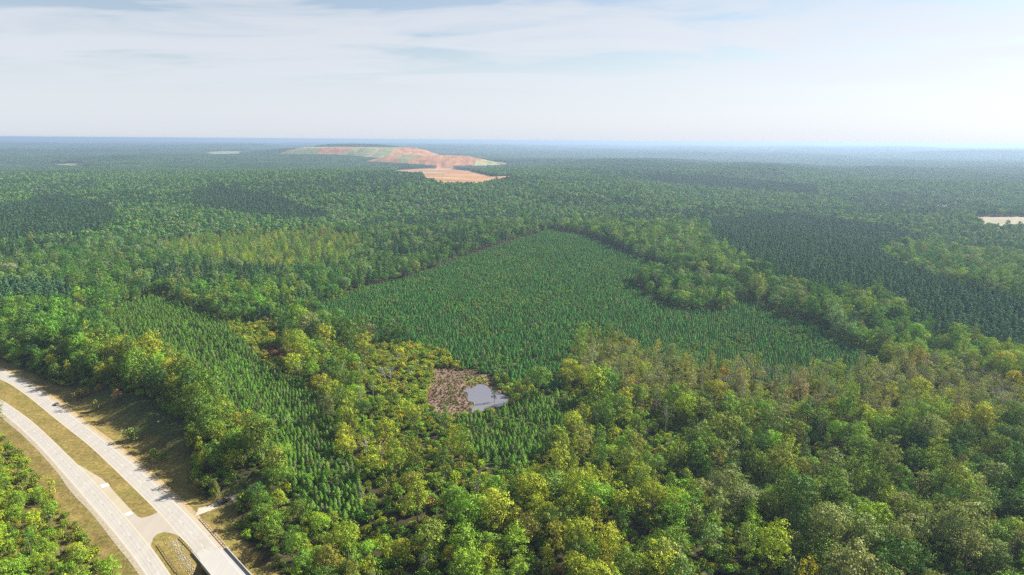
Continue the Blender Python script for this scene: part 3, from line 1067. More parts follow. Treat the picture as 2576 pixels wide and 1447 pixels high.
def tree_mesh(seed, h, r, base, style, leaf, density, droop=.0, fill=.24):
    rg = np.random.default_rng(seed)
    L = crown_lobes(rg, h, r, base, style)
    aa = np.arctan2(L[:, 1], L[:, 0]); f1, f2 = rg.uniform(0, 6.28, 2)
    push = 1 + .16 * np.sin(2 * aa + f1) + .10 * np.sin(3 * aa + f2) + rg.normal(0, .06, len(L))
    L[:, 0] *= push; L[:, 1] *= push
    L[:, 2] += rg.normal(0, .035, len(L)) * (h - base)
    L[:, 2] = np.maximum(L[:, 2], base * .7)
    L[:, 3:] *= .96
    L = L[rg.random(len(L)) > .07]
    area = 4 * math.pi * (L[:, 3] * L[:, 3] * .55 + L[:, 3] * L[:, 4] * .45)
    n = np.maximum(12, (area * density / (leaf * leaf * 1.8)).astype(int))
    P, N, ID = [], [], []
    cid = 0
    csz = .42 + .35 * max(0, leaf - .5)
    for k, (cx, cy_, cz, lr, lz) in enumerate(L):
        nc = max(4, int(area[k] / 2.3))                     # twig clusters over the lobe
        d = rg.normal(size=(nc, 3)); d /= np.linalg.norm(d, axis=1)[:, None]
        d[:, 2] = np.where((d[:, 2] < -.2) & (rg.random(nc) < .6), -d[:, 2], d[:, 2])
        rad = rg.uniform(.72, 1.16, nc)
        c0 = np.stack([cx + d[:, 0] * lr * rad, cy_ + d[:, 1] * lr * rad, cz + d[:, 2] * lz * rad], -1)
        w = rg.integers(0, nc, n[k])
        off = rg.normal(0, csz, (n[k], 3)) * np.array([1, 1, .8])
        P.append(c0[w] + off); N.append(d[w] * 1.1 + off / csz * .36 + np.array([0, 0, .25]) + rg.normal(0, .26, (n[k], 3))); ID.append(cid + w)
        cid += nc
    lobe_of = np.concatenate([np.full(len(p_), k) for k, p_ in enumerate(P)])
    P = np.concatenate(P); N = np.concatenate(N); ID = np.concatenate(ID)
    keep = np.ones(len(P), bool)
    for k, (cx, cy_, cz, lr, lz) in enumerate(L):
        q = ((P[:, 0] - cx) / lr) ** 2 + ((P[:, 1] - cy_) / lr) ** 2 + ((P[:, 2] - cz) / lz) ** 2
        keep &= ~((q < .42) & (lobe_of != k) & (rg.random(len(P)) < 1 - fill))
    P, N, ID = P[keep], N[keep], ID[keep]
    P[:, 2] = np.maximum(P[:, 2], .5)
    s = leaf * rg.uniform(.6, 1.25, len(P))
    Vv, Ff = quads(P, N, s * .62, s * .5, rg)
    return L, Vv, Ff, lv_values(rg, len(P), ID), rg


def trunk_mb(rg, h, r, base, L, tr, limbs=9):
    m = MB()
    bend = [rg.uniform(-.25, .25) for _ in range(4)]
    pts = [(0, 0, -.6), (bend[0] * .5, bend[1] * .5, base * .5 + .2), (bend[0], bend[1], base + .1), (bend[2] * 1.5, bend[3] * 1.5, base + (h - base) * .45), (bend[2] * 2, bend[3] * 2, h * .88)]
    m.tube(pts, [tr * 1.25, tr, tr * .85, tr * .5, tr * .12], 7)
    ks = rg.permutation(len(L))[:limbs]
    for k in ks:
        c = L[k]
        z0 = base * .85 + (min(c[2], h * .8) - base) * rg.uniform(.1, .45)
        z0 = max(z0, base * .7)
        p0 = (bend[0], bend[1], z0); p2 = (c[0], c[1], c[2])
        p1 = (.5 * (p0[0] + p2[0]), .5 * (p0[1] + p2[1]), .62 * p2[2] + .38 * p0[2] + .2)
        m.tube([p0, p1, p2], [tr * .45, tr * .3, tr * .08], 5, False)
    return m


def young_pine(seed, h, r, n, leaf):
    """cone of whorled shoots, needles as upswept slivers"""
    rg = np.random.default_rng(seed)
    t = rg.random(n) ** .75
    wh = np.round(t * 11) / 11 * .7 + t * .3
    env = r * (1 - wh) ** .62 * np.minimum(1, .55 + 2.2 * wh) * (.72 + .28 * np.cos((wh * 11) * 2 * np.pi)) + .10
    a = rg.uniform(0, 6.283, n)
    arms = np.round(a / 6.283 * 7 + wh * 3) / 7 * 6.283
    a = .55 * a + .45 * arms
    rad = env * np.sqrt(rg.uniform(.25, 1.1, n))
    z = .08 * h + wh * h * .90 + .12 * rad
    P = np.stack([rad * np.cos(a), rad * np.sin(a), z], -1)
    N = np.stack([np.cos(a), np.sin(a), np.full(n, 1.15)], -1) + rg.normal(0, .40, (n, 3))
    s = leaf * rg.uniform(.7, 1.3, n) * (1.1 - .5 * wh)
    Vv, Ff = quads(P, N, s * .8, s * .38, rg)
    lv = lv_values(rg, n, None, .25, .07)
    return Vv, Ff, lv, MB().tube([(0, 0, -.4), (.03, .02, h * .5), (0, 0, h * .96)], [.09, .06, .015], 6)


def old_pine(seed, h, r, n, leaf, base=.45):
    rg = np.random.default_rng(seed)
    K = 15
    P, N, ID = [], [], []
    m = MB(); m.tube([(0, 0, -.6), (.15, .1, h * .45), (.0, .1, h * .97)], [.24, .18, .04], 6)
    for k in range(K):
        t = (k + .5) / K
        a = k * 2.4 + rg.uniform(-.4, .4)
        env = r * (math.sin(math.pi * min(1, .22 + .74 * t)) ** .7) * rg.uniform(.55, 1.0)
        z = h * (base + (1 - base) * t * .96)
        lr = r * rg.uniform(.34, .5) * (1.1 - .5 * t)
        c = np.array([env * .62 * math.cos(a), env * .62 * math.sin(a), z])
        m.tube([(0, 0, z - .7), tuple(c)], [.07, .02], 4, False)
        q = n // K
        d = rg.normal(size=(q, 3)); d /= np.linalg.norm(d, axis=1)[:, None]
        P.append(c + d * np.array([lr, lr, lr * .6]) * rg.uniform(.5, 1.1, (q, 1)))
        N.append(d + np.array([0, 0, .5]) + rg.normal(0, .5, (q, 3))); ID.append(np.full(q, k))
    P = np.concatenate(P); N = np.concatenate(N); ID = np.concatenate(ID)
    s = leaf * rg.uniform(.6, 1.3, len(P))
    Vv, Ff = quads(P, N, s * .7, s * .42, rg)
    return Vv, Ff, lv_values(rg, len(P), ID, .2, .06), m


def shrub_mesh(seed, h, r, n, leaf):
    rg = np.random.default_rng(seed)
    K = 7
    P, N, ID = [], [], []
    m = MB()
    for k in range(K):
        a = k * 2.4 + rg.uniform(-.5, .5); rad = r * rg.uniform(.15, .62); lr = r * rg.uniform(.35, .55)
        c = np.array([rad * math.cos(a), rad * math.sin(a), h * rg.uniform(.35, .75)])
        m.tube([(0, 0, -.2), (c[0] * .5, c[1] * .5, c[2] * .6), tuple(c)], [.06, .04, .01], 4, False)
        q = n // K
        d = rg.normal(size=(q, 3)); d /= np.linalg.norm(d, axis=1)[:, None]
        P.append(c + d * np.array([lr, lr, h * .3]) * rg.uniform(.7, 1.12, (q, 1))); N.append(d + rg.normal(0, .45, (q, 3))); ID.append(np.full(q, k))
    P = np.concatenate(P); N = np.concatenate(N); ID = np.concatenate(ID)
    P[:, 2] = np.maximum(P[:, 2], .05)
    s = leaf * rg.uniform(.6, 1.3, len(P))
    Vv, Ff = quads(P, N, s * .62, s * .5, rg)
    return Vv, Ff, lv_values(rg, len(P), ID), m


def bare_mesh(seed, h, r, tr=.26, depth=4):
    rg = random.Random(seed)
    m = MB()

    def grow(p, d, ln, rad, dep):
        q = p + d * ln
        mid_ = p + d * ln * .5 + Vector((rg.uniform(-1, 1), rg.uniform(-1, 1), rg.uniform(-.3, .6))) * ln * .06
        m.tube([p, mid_, q], [rad, rad * .82, rad * .6], 5 if dep > 2 else 3, False)
        if dep == 0:
            return
        n = 3 if dep < 3 else 4
        for k in range(n):
            a = rg.uniform(0, 6.283); s = rg.uniform(.35, .85)
            side_ = Vector((math.cos(a), math.sin(a), rg.uniform(.0, .5)))
            nd_ = (d * (1 - s * .55) + side_ * s * .75).normalized()
            st = p + d * ln * rg.uniform(.55, 1.0)
            grow(st if k else q, nd_, ln * rg.uniform(.5, .72), rad * .52, dep - 1)
    grow(Vector((0, 0, -.5)), Vector((rg.uniform(-.05, .05), rg.uniform(-.05, .05), 1)).normalized(), h * .45, tr, depth)
    return m


TREE_PROTO = [  # h, crown radius, crown base, style, seed
    (17, 6.2, 4.0, 'round', 11), (19, 7.0, 5.0, 'round', 12), (15, 5.2, 3.5, 'round', 13), (18, 7.6, 6.0, 'spread', 14), (16, 6.4, 5.5, 'spread', 15),
    (22, 4.9, 5.5, 'tall', 16), (24, 5.6, 7.0, 'tall', 17), (19, 4.2, 4.0, 'tall', 18), (13, 4.2, 2.5, 'round', 19), (20, 6.6, 6.0, 'round', 20)]
protos = {}          # kind -> list of dict(trunk, crown, both, h, r)


def both_mesh(name, tm, Vv, Ff, lv, mats):
    """trunk and crown joined, for the unnumbered rest of the forest"""
    tv = np.array(tm.v); off = len(tv)
    tri = []
    for f in tm.f:
        f = list(f)
        if len(f) == 4:
            tri.append(f)
        elif len(f) == 3:
            tri.append(f + [f[2]])
        else:
            for k in range(1, len(f) - 1):
                pass
    tri = np.array([f for f in tri if len(set(f)) == 4])
    allv = np.vstack([tv, Vv]); allf = np.vstack([tri, Ff + off])
    me = mesh_np(name, allv, allf, mats)
    mi = np.concatenate([np.zeros(len(tri), np.int32), np.ones(len(Ff), np.int32)])
    me.polygons.foreach_set('material_index', mi)
    a = me.attributes.new('lv', 'FLOAT_VECTOR', 'POINT')
    full = np.vstack([np.ones((off, 3)), np.repeat(lv, 4, axis=0)])
    a.data.foreach_set('vector', full.astype(np.float32).ravel())
    me.update()
    return me


def add_proto(kind, key, h, r, tm, Vv, Ff, lv, bark, leafm):
    cm = mesh_np(key + '_crown', Vv, Ff, leafm); set_lv(cm, lv)
    protos.setdefault(kind, []).append(dict(trunk=tm.mesh(key + '_trunk', bark, True), crown=cm, both=both_mesh(key, tm, Vv, Ff, lv, [bark, leafm]), h=h, r=r))


for k, (h, r, b_, st, sd_) in enumerate(TREE_PROTO):
    L, Vv, Ff, lv, rg = tree_mesh(sd_, h, r, b_, st, .50, .95)
    add_proto('broadleaf', 'broadleaf_%02d' % k, h, r, trunk_mb(rg, h, r, b_, L, .30), Vv, Ff, lv, M_BARK, M_LEAF)
for k, (h, r, b_, st, sd_) in enumerate(((18, 4.4, 7, 'tall', 31), (17, 5.2, 7, 'spread', 32), (20, 4.0, 8, 'tall', 33), (15, 4.4, 6, 'round', 34))):
    L, Vv, Ff, lv, rg = tree_mesh(sd_, h, r, b_, st, .52, .27, fill=.6)
    add_proto('thin', 'thin_%02d' % k, h, r, trunk_mb(rg, h, r, b_, L, .20, 18), Vv, Ff, lv, M_PALEBARK, M_LEAF)
for k in range(6):
    h = (6.6, 5.8, 7.0, 6.2, 5.0, 6.4)[k]; r = (2.0, 1.85, 2.15, 1.75, 1.75, 2.2)[k]
    Vv, Ff, lv, tm = young_pine(50 + k, h, r, 480, .44)
    add_proto('ypine', 'young_pine_%02d' % k, h, r, tm, Vv, Ff, lv, M_BARK, M_NEEDLE)
for k in range(5):
    h, r = (19, 21, 17, 20, 18)[k], (3.2, 3.5, 2.9, 3.0, 3.4)[k]
    Vv, Ff, lv, tm = old_pine(60 + k, h, r, 900, .62)
    add_proto('opine', 'pine_%02d' % k, h, r, tm, Vv, Ff, lv, M_BARK, M_NEEDLE)
for k in range(5):
    h, r = (2.8, 3.6, 2.2, 4.4, 3.0)[k], (1.9, 2.3, 2.0, 2.5, 2.8)[k]
    Vv, Ff, lv, tm = shrub_mesh(70 + k, h, r, 420, .42)
    add_proto('shrub', 'shrub_%02d' % k, h, r, tm, Vv, Ff, lv, M_BARK, M_LEAF)
# coarse versions for far off
for k, (h, r, b_, st, sd_) in enumerate(TREE_PROTO[:8]):
    L, Vv, Ff, lv, rg = tree_mesh(sd_ + 100, h, r, b_, st, 1.5, .85)
    add_proto('far', 'far_%02d' % k, h, r, MB().tube([(0, 0, -1), (0, 0, h * .7)], [.3, .1], 4, False), Vv, Ff, lv, M_BARK, M_LEAF)
for k in range(3):
    Vv, Ff, lv, tm = old_pine(160 + k, 19, 3.3, 160, 1.35)
    add_proto('farpine', 'farpine_%02d' % k, 19, 3.3, MB().tube([(0, 0, -1), (0, 0, 17)], [.2, .06], 4, False), Vv, Ff, lv, M_BARK, M_NEEDLE)


def clump(seed, size, n, pine):
    rg = np.random.default_rng(seed)
    VV, FF, LV = [], [], []
    off = 0
    for k in range(n):
        x, y = rg.uniform(-size / 2, size / 2, 2)
        h = rg.uniform(13, 21); r = rg.uniform(3.5, 6.5) if not pine else rg.uniform(2.6, 3.6)
        q = 46 if not pine else 26
        d = rg.normal(size=(q, 3)); d /= np.linalg.norm(d, axis=1)[:, None]
        d[:, 2] = np.abs(d[:, 2]) * 1.0 - .25
        c = np.array([x, y, h - r * (.8 if not pine else 1.3)])
        P = c + d * np.array([r, r, r * (.85 if not pine else 1.5)]) * rg.uniform(.75, 1.05, (q, 1))
        s = rg.uniform(1.5, 2.6, q) * (1 if not pine else .75)
        v, f = quads(P, d + rg.normal(0, .3, (q, 3)), s * .6, s * .5, rg)
        VV.append(v); FF.append(f + off); off += len(v)
        b0 = rg.uniform(.75, 1.25) * np.array([rg.uniform(.85, 1.3), 1, rg.uniform(.8, 1.15)])
        LV.append(lv_values(rg, q, None, .15, .05) * b0)
    return np.vstack(VV), np.vstack(FF), np.vstack(LV)


for k in range(5):
    Vv, Ff, lv = clump(200 + k, 66, 62, False)
    protos.setdefault('clump', []).append(dict(both=mesh_np('clump_%02d' % k, Vv, Ff, M_LEAF), h=18, r=30)); set_lv(protos['clump'][-1]['both'], lv)
for k in range(2):
    Vv, Ff, lv = clump(210 + k, 66, 130, True)
    protos['clump'].append(dict(both=mesh_np('clump_%02d' % (k + 5), Vv, Ff, M_NEEDLE), h=18, r=30)); set_lv(protos['clump'][-1]['both'], lv)

# ------------------------------------------------------------------ where every plant stands
PAL = {'mid green': (.076, .128, .020), 'dark green': (.040, .082, .018), 'yellow-green': (.172, .200, .018), 'olive': (.122, .136, .028),
       'grey-green': (.128, .150, .062), 'golden yellow': (.27, .225, .015), 'tan': (.155, .145, .095), 'rust-brown': (.15, .090, .045), 'bright green': (.110, .182, .020)}
PN = list(PAL)
PC = np.array([PAL[k] for k in PN]) * np.array([1.72, 1.76, 1.22])


def pick(rg, n, w):
    p = np.array([w.get(k, 0) for k in PN], float)
    return rg.choice(len(PN), n, p=p / p.sum())


W_RIGHT = {'dark green': .26, 'grey-green': .28, 'mid green': .26, 'bright green': .08, 'yellow-green': .05, 'olive': .07}
W_MIDDLE = {'yellow-green': .36, 'mid green': .20, 'bright green': .24, 'olive': .12, 'dark green': .09}
W_HALF = {'olive': .26, 'grey-green': .32, 'yellow-green': .22, 'tan': .10, 'golden yellow': .015, 'rust-brown': .015, 'mid green': .07}
W_STRIP = {'mid green': .34, 'olive': .13, 'yellow-green': .06, 'grey-green': .17, 'tan': .02, 'dark green': .28}
W_FAR = {'mid green': .36, 'dark green': .36, 'grey-green': .17, 'olive': .10, 'tan': .01}
W_ROAD = {'mid green': .42, 'yellow-green': .13, 'bright green': .14, 'olive': .13, 'dark green': .18}
W_YEL = {'olive': .20, 'yellow-green': .30, 'mid green': .42, 'golden yellow': .02, 'tan': .06}
W_SCRUB = {'olive': .34, 'yellow-green': .36, 'bright green': .16, 'golden yellow': .06, 'mid green': .08}


class Pts:
    def __init__(s):
        s.a = []

    def add(s, x, y, z, var, sc, rot, tint, zone, name):
        s.a.append((np.asarray(x), np.asarray(y), np.asarray(z), np.asarray(var), np.asarray(sc), np.asarray(rot), np.asarray(tint), np.asarray(zone), np.asarray(name)))

    def get(s):
        return [np.concatenate([q[k] for q in s.a]) for k in range(9)]


scat = {k: Pts() for k in ('broadleaf', 'thin', 'ypine', 'opine', 'shrub', 'far', 'farpine', 'clump')}


def grid(x0, x1, y0, y1, sp, jit, ang=0.0, seed=0):
    rg = np.random.default_rng(seed)
    cx, cyy = (x0 + x1) / 2, (y0 + y1) / 2
    R_ = math.hypot(x1 - x0, y1 - y0) / 2
    a = np.arange(-R_, R_, sp)
    X, Y = np.meshgrid(a, a)
    X = X.ravel() + rg.uniform(-jit, jit, X.size) * sp; Y = Y.ravel() + rg.uniform(-jit, jit, Y.size) * sp
    c, s = math.cos(ang), math.sin(ang)
    X, Y = c * X - s * Y + cx, s * X + c * Y + cyy
    m = (X > x0) & (X < x1) & (Y > y0) & (Y < y1)
    return X[m], Y[m]


def framed(x, y, z, mx_=80, below=70):
    px, py = proj(x, y, z)
    return (px > -mx_) & (px < 1024 + mx_) & (py < 575 + below) & (y > 20)


def tints(rg, idx, amp=.14):
    t = PC[idx] * rg.uniform(1 - amp, 1 + amp, (len(idx), 1))
    return t * (1 + rg.normal(0, .07, (len(idx), 3)))


# --- woods within 1300 m
rg = np.random.default_rng(91)
X, Y = grid(-1150, 1150, 160, 1350, 7.6, .42, .3, 1)
keep = (np.hypot(X, Y) < 1300) & framed(X, Y, 10)
X, Y = X[keep], Y[keep]
Z = height(X, Y); zn = landcover(X, Y, Z)
px, py = proj(X, Y, Z + 8)
vx, vy = px / V, py / V
m = np.isin(zn, (0, 3, 6, 7))
X, Y, Z, zn, vx, vy = (a[m] for a in (X, Y, Z, zn, vx, vy))
gap = vnoise(X, Y, 28, 61)
dpond = np.hypot(X - POND_C[0], Y - POND_C[1])
pr = np.where((zn == 0) & (np.hypot(X, Y) < 520), np.where(gap > .70, .25, .92), .96)
pr = np.where((dpond < 60) & (zn == 0), pr * .45, pr)
pr = np.where((dpond < 80) & (zn == 0) & (Y < POND_C[1]), pr * .35, pr)
mg = (zn == 0) & (vx > 850) & (vx < 1420) & (vy > 1000)
pr = np.where(mg & (gap > .52), .14, pr)
bigz = (zn == 0) & (vx > 1500) & (vy > 1060)
pr = np.where(bigz, pr * np.where(gap > .62, .35, .95), pr)
nr_ = (X < -20) & (Y < 520)
for ox, oy in ((-3.5, 0), (0, -3.5)):
    q_ = np.where(nr_)[0]
    pr[q_[landcover(X[q_] + ox, Y[q_] + oy, Z[q_]) == 5]] *= .0
dbank = np.full(len(X), 999.)
q = (X < 0) & (Y < 520)
dbank[q] = np.where(dist_line(NB_R, X[q], Y[q])[1] > 0, dist_line(NB_R, X[q], Y[q])[0], 999.)
edge_row = (dbank < 60) & (Y > 285)
pr = np.where(edge_row & (pr > 0), 1.0, pr)
m = rg.random(len(X)) < pr
X, Y, Z, zn, vx, vy, edge_row, dbk = (a[m] for a in (X, Y, Z, zn, vx, vy, edge_row, dbank))
n = len(X)
name = np.where(zn == 7, pick(rg, n, W_HALF), np.where(zn == 3, pick(rg, n, W_STRIP), np.where(zn == 6, pick(rg, n, W_YEL), pick(rg, n, W_FAR))))
nearz = (zn == 0)
rt = nearz & (vx > 1750 - .25 * (vy - 1150)) & (vy > 1090)
md = nearz & ~rt & (vy > 850) & (vx > 700)
rd = nearz & ~rt & ~md & (vy > 720) & (vx < 760)
st = nearz & (vx > 1380) & (vy < 900) & (vy > 480) & ~rt & ~md
name = np.where(rt, pick(rg, n, W_RIGHT), name); name = np.where(md, pick(rg, n, W_MIDDLE), name)
name = np.where(rd, pick(rg, n, W_ROAD), name); name = np.where(st, pick(rg, n, W_STRIP), name)
# neighbours tend to be of one kind
patch = vnoise(X, Y, 34, 63)
cellname = np.floor(vnoise(X, Y, 45, 64) * 97).astype(int)
area_code = np.where(rt, 10, np.where(md, 11, np.where(rd, 12, np.where(st, 13, zn))))
isthin = (rg.random(n) < np.where(zn == 7, .82, np.where(md, .10, .03)))
r_ = np.hypot(X, Y)
# slim pines stand among the far woods
par = vnoise(X, Y, 230, 65)
isop = (zn == 0) & (r_ > 620) & (((par > .64) & (rg.random(n) < .7)) | (rg.random(n) < .14)) & ~st
tn_ = tints(rg, name)
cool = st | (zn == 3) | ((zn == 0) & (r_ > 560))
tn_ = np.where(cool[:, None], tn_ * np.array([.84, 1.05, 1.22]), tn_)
tn_ = np.where((zn == 6)[:, None], tn_ * np.array([.92, 1.08, 1.0]), tn_)
hcap = np.maximum(4.5, (dbk + 3) / 1.26 - 8.0 * sstep(6, 27, dbk))
var = np.where(zn == 6, rg.choice([5, 6, 7, 8], n), rg.integers(0, 10, n))
sc0 = np.clip(rg.normal(.90, .17, n), .5, 1.3) * np.where(zn == 6, .78, 1) * np.where(md, .92, 1) * np.where((zn == 0) & (vx > 1500) & (vy > 1060), 1.02, 1) * np.where(rd, 1.0, 1) * np.where(zn == 7, .86, 1) * np.where((r_ > 600) & ~st & (zn != 3), .90, 1) * np.where(st | (zn == 3), 1.04, 1) * np.where(edge_row, 1.08, 1) * np.where((dbk < 48) & (Y < 285), .72, 1)
hb_ = np.array([p['h'] for p in protos['broadleaf']])[var]
sc0 = np.minimum(sc0, hcap / hb_)
for kind, mk_ in (('broadleaf', ~isthin & ~isop), ('thin', isthin & ~isop), ('opine', isop)):
    k = mk_.sum()
    v_ = var[mk_] if kind == 'broadleaf' else rg.integers(0, len(protos[kind]), k)
    s_ = sc0[mk_]
    tt = tn_[mk_]
    nmx = name[mk_].copy()
    if kind == 'opine':
        tt = np.array((.074, .160, .060)) * rg.uniform(.85, 1.2, (k, 1)); nmx[:] = 1
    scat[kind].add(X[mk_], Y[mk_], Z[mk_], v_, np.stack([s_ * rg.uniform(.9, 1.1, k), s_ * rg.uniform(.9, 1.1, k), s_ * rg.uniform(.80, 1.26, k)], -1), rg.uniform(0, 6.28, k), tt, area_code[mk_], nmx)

# --- tall pine stands within 1300 m
X, Y = grid(-1150, 1150, 160, 1350, 5.2, .40, .15, 2)
keep = (np.hypot(X, Y) < 1300) & framed(X, Y, 10); X, Y = X[keep], Y[keep]
Z = height(X, Y); zn = landcover(X, Y, Z); m = zn == 2
X, Y, Z = X[m], Y[m], Z[m]; k = len(X)
s_ = rg.uniform(.66, 1.08, k)
scat['opine'].add(X, Y, Z, rg.integers(0, 5, k), np.stack([s_, s_, s_], -1), rg.uniform(0, 6.28, k), np.array((.088, .192, .086)) * rg.uniform(.8, 1.25, (k, 1)), np.full(k, 2), np.full(k, 1))

# --- young pines in planted rows
for sd_, (ang, bx) in enumerate(((R(28), (-260, 330, 380, 1320)), (R(62), (-420, 60, 230, 760)))):
    X, Y = grid(bx[0], bx[1], bx[2], bx[3], 2.45 if sd_ == 0 else 2.6,   .17, ang, 30 + sd_)
    Z = height(X, Y); zn = landcover(X, Y, Z)
    px, py = proj(X, Y, Z + 6)
    inm = inside(P_MAIN, px, py)
    m = (zn == 1) & (inm if sd_ == 0 else ~inm) & framed(X, Y, 5)
    weed = (vnoise(X, Y, 24, 71) * .6 + vnoise(X, Y, 9, 73) * .4 > .58) & (rg.random(len(X)) < .55)
    m2 = m & ~weed & (rg.random(len(X)) < .93)
    k = m2.sum()
    big = vnoise(X[m2], Y[m2], 40, 72)
    s_ = rg.uniform(.68, 1.12, k) * (.80 + .35 * big) * (.95 if sd_ else .74)
    base_t = np.array((.078, .232, .048)) if sd_ == 0 else np.array((.115, .235, .028))
    lite = (rg.random(k) < .16)[:, None]
    tt = np.where(lite, np.array((.15, .20, .07)), base_t) * rg.uniform(.6, 1.5, (k, 1)) * (1 + rg.normal(0, .06, (k, 3)))
    inthird = inside(P_THIRD, px[m2], py[m2])
    scat['ypine'].add(X[m2], Y[m2], Z[m2], rg.integers(0, 6, k), np.stack([s_, s_, s_ * rg.uniform(.85, 1.15, k)], -1), rg.uniform(0, 6.28, k), tt, np.where(inthird, 22, 20 + sd_), np.where(lite[:, 0], 8, 0))
    m3 = m & (weed | (rg.random(len(X)) < .05)) & (rg.random(len(X)) < .6)
    k = m3.sum(); s_ = rg.uniform(.5, 1.25, k)
    nm_ = pick(rg, k, {'grey-green': .5, 'olive': .2, 'bright green': .2, 'mid green': .1})
    scat['shrub'].add(X[m3], Y[m3], Z[m3], rg.integers(0, 5, k), np.stack([s_ * .8, s_ * .8, s_], -1), rg.uniform(0, 6.28, k), tints(rg, nm_) * np.array([.74, 1.0, .95]), np.full(k, 20 + sd_), nm_)

# --- shrubs and undergrowth
X, Y = grid(-480, 480, 160, 760, 3.0, .45, .5, 3)
keep = framed(X, Y, 3); X, Y = X[keep], Y[keep]
Z = height(X, Y); zn = landcover(X, Y, Z)
p_ = np.select([zn == 4, zn == 9, zn == 8, zn == 7, zn == 0, zn == 3], [.9, .35, .62, .55, .62, .4], 0) * np.where(np.hypot(X, Y) > 620, .5, 1)
m = rg.random(len(X)) < p_
X, Y, Z, zn = X[m], Y[m], Z[m], zn[m]; k = len(X)
s_ = rg.uniform(.55, 1.35, k) * np.where(zn == 4, 1.1, 1) * np.where(zn == 8, .9, 1)
nm_ = np.where(zn == 4, pick(rg, k, W_SCRUB), np.where(zn == 8, pick(rg, k, {'olive': .4, 'yellow-green': .42, 'bright green': .15, 'tan': .03}), np.where(zn == 7, pick(rg, k, W_HALF), np.where(zn == 9, 7, pick(rg, k, {'mid green': .36, 'bright green': .24, 'yellow-green': .18, 'olive': .16, 'rust-brown': .012})))))
scat['shrub'].add(X, Y, Z, rg.integers(0, 5, k), np.stack([s_, s_, s_ * rg.uniform(.8, 1.3, k)], -1), rg.uniform(0, 6.28, k), tints(rg, nm_), zn, nm_)

X, Y = grid(MUD[:, 0].min(), MUD[:, 0].max(), MUD[:, 1].min(), MUD[:, 1].max(), 1.3, .5, .3, 8)
m = inside(MUD, X, Y) & ~inside(WATER, X, Y) & (rg.random(len(X)) < .55); X, Y = X[m], Y[m]; Z = height(X, Y); k = len(X)
s_ = rg.uniform(.14, .34, k); gr = (vnoise(X, Y, 9, 81) > .68) | (dist_line(np.vstack([WATER, WATER[:1]]), X, Y)[0] < rg.uniform(.3, 3.2, k))
tt = np.where(gr[:, None], np.array((.17, .19, .03)), np.where(rg.random((k, 1)) < .5, np.array((.20, .135, .10)), np.array((.11, .075, .05)))) * rg.uniform(.7, 1.3, (k, 1))
scat['shrub'].add(X, Y, Z - .1, rg.integers(0, 5, k), np.stack([s_ * 1.1, s_ * 1.1, s_ * np.where(gr, 1.4, .8)], -1), rg.uniform(0, 6.28, k), tt, np.full(k, 4), np.full(k, 7))
# --- roadside wood on the near side of the highway
X, Y = grid(-330, -20, 180, 420, 5.6, .42, .2, 4)
keep = framed(X, Y, 5, 60, 60); X, Y = X[keep], Y[keep]
Z = height(X, Y); zn = landcover(X, Y, Z); d8, _ = dist_line(SB_L, X, Y)
m = (zn == 8) & (rg.random(len(X)) < np.where(d8 < 22, .22, .72)); X, Y, Z, d8 = X[m], Y[m], Z[m], d8[m]; k = len(X)
s_ = rg.uniform(.46, .78, k) * np.where(d8 > 36, 1.2, .85)
nm_ = pick(rg, k, {'mid green': .26, 'bright green': .42, 'yellow-green': .24, 'olive': .08})
scat['broadleaf'].add(X, Y, Z, rg.integers(0, 10, k), np.stack([s_, s_, s_ * rg.uniform(.85, 1.1, k)], -1), rg.uniform(0, 6.28, k), tints(rg, nm_), np.full(k, 8), nm_)

# --- woods from 1300 m to 3600 m
X, Y = grid(-2900, 2900, 800, 3650, 9.0, .45, .4, 5)
r_ = np.hypot(X, Y)
keep = (r_ >= 1290) & (r_ < 3600) & framed(X, Y, 10, 50)
X, Y = X[keep], Y[keep]; Z = height(X, Y); zn = landcover(X, Y, Z)
m = zn != 5; X, Y, Z, zn = X[m], Y[m], Z[m], zn[m]
k = len(X)
par = vnoise(X, Y, 310, 65); par2 = vnoise(X, Y, 120, 66)
isp = (zn == 2) | ((par + .3 * (par2 - .5) > .64) & (rg.random(k) < .72)) | (rg.random(k) < .14)
m = ~isp; q = m.sum(); nm_ = pick(rg, q, W_FAR); s_ = rg.uniform(.68, 1.08, q)
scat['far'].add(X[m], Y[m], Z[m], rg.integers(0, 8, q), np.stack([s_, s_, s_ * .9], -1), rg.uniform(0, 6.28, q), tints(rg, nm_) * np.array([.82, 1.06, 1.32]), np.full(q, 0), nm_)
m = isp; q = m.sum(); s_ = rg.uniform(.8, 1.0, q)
scat['farpine'].add(X[m], Y[m], Z[m], rg.integers(0, 3, q), np.stack([s_ * 1.3, s_ * 1.3, s_ * .9], -1), rg.uniform(0, 6.28, q), np.array((.072, .155, .066)) * rg.uniform(.8, 1.2, (q, 1)), np.full(q, 2), np.full(q, 1))

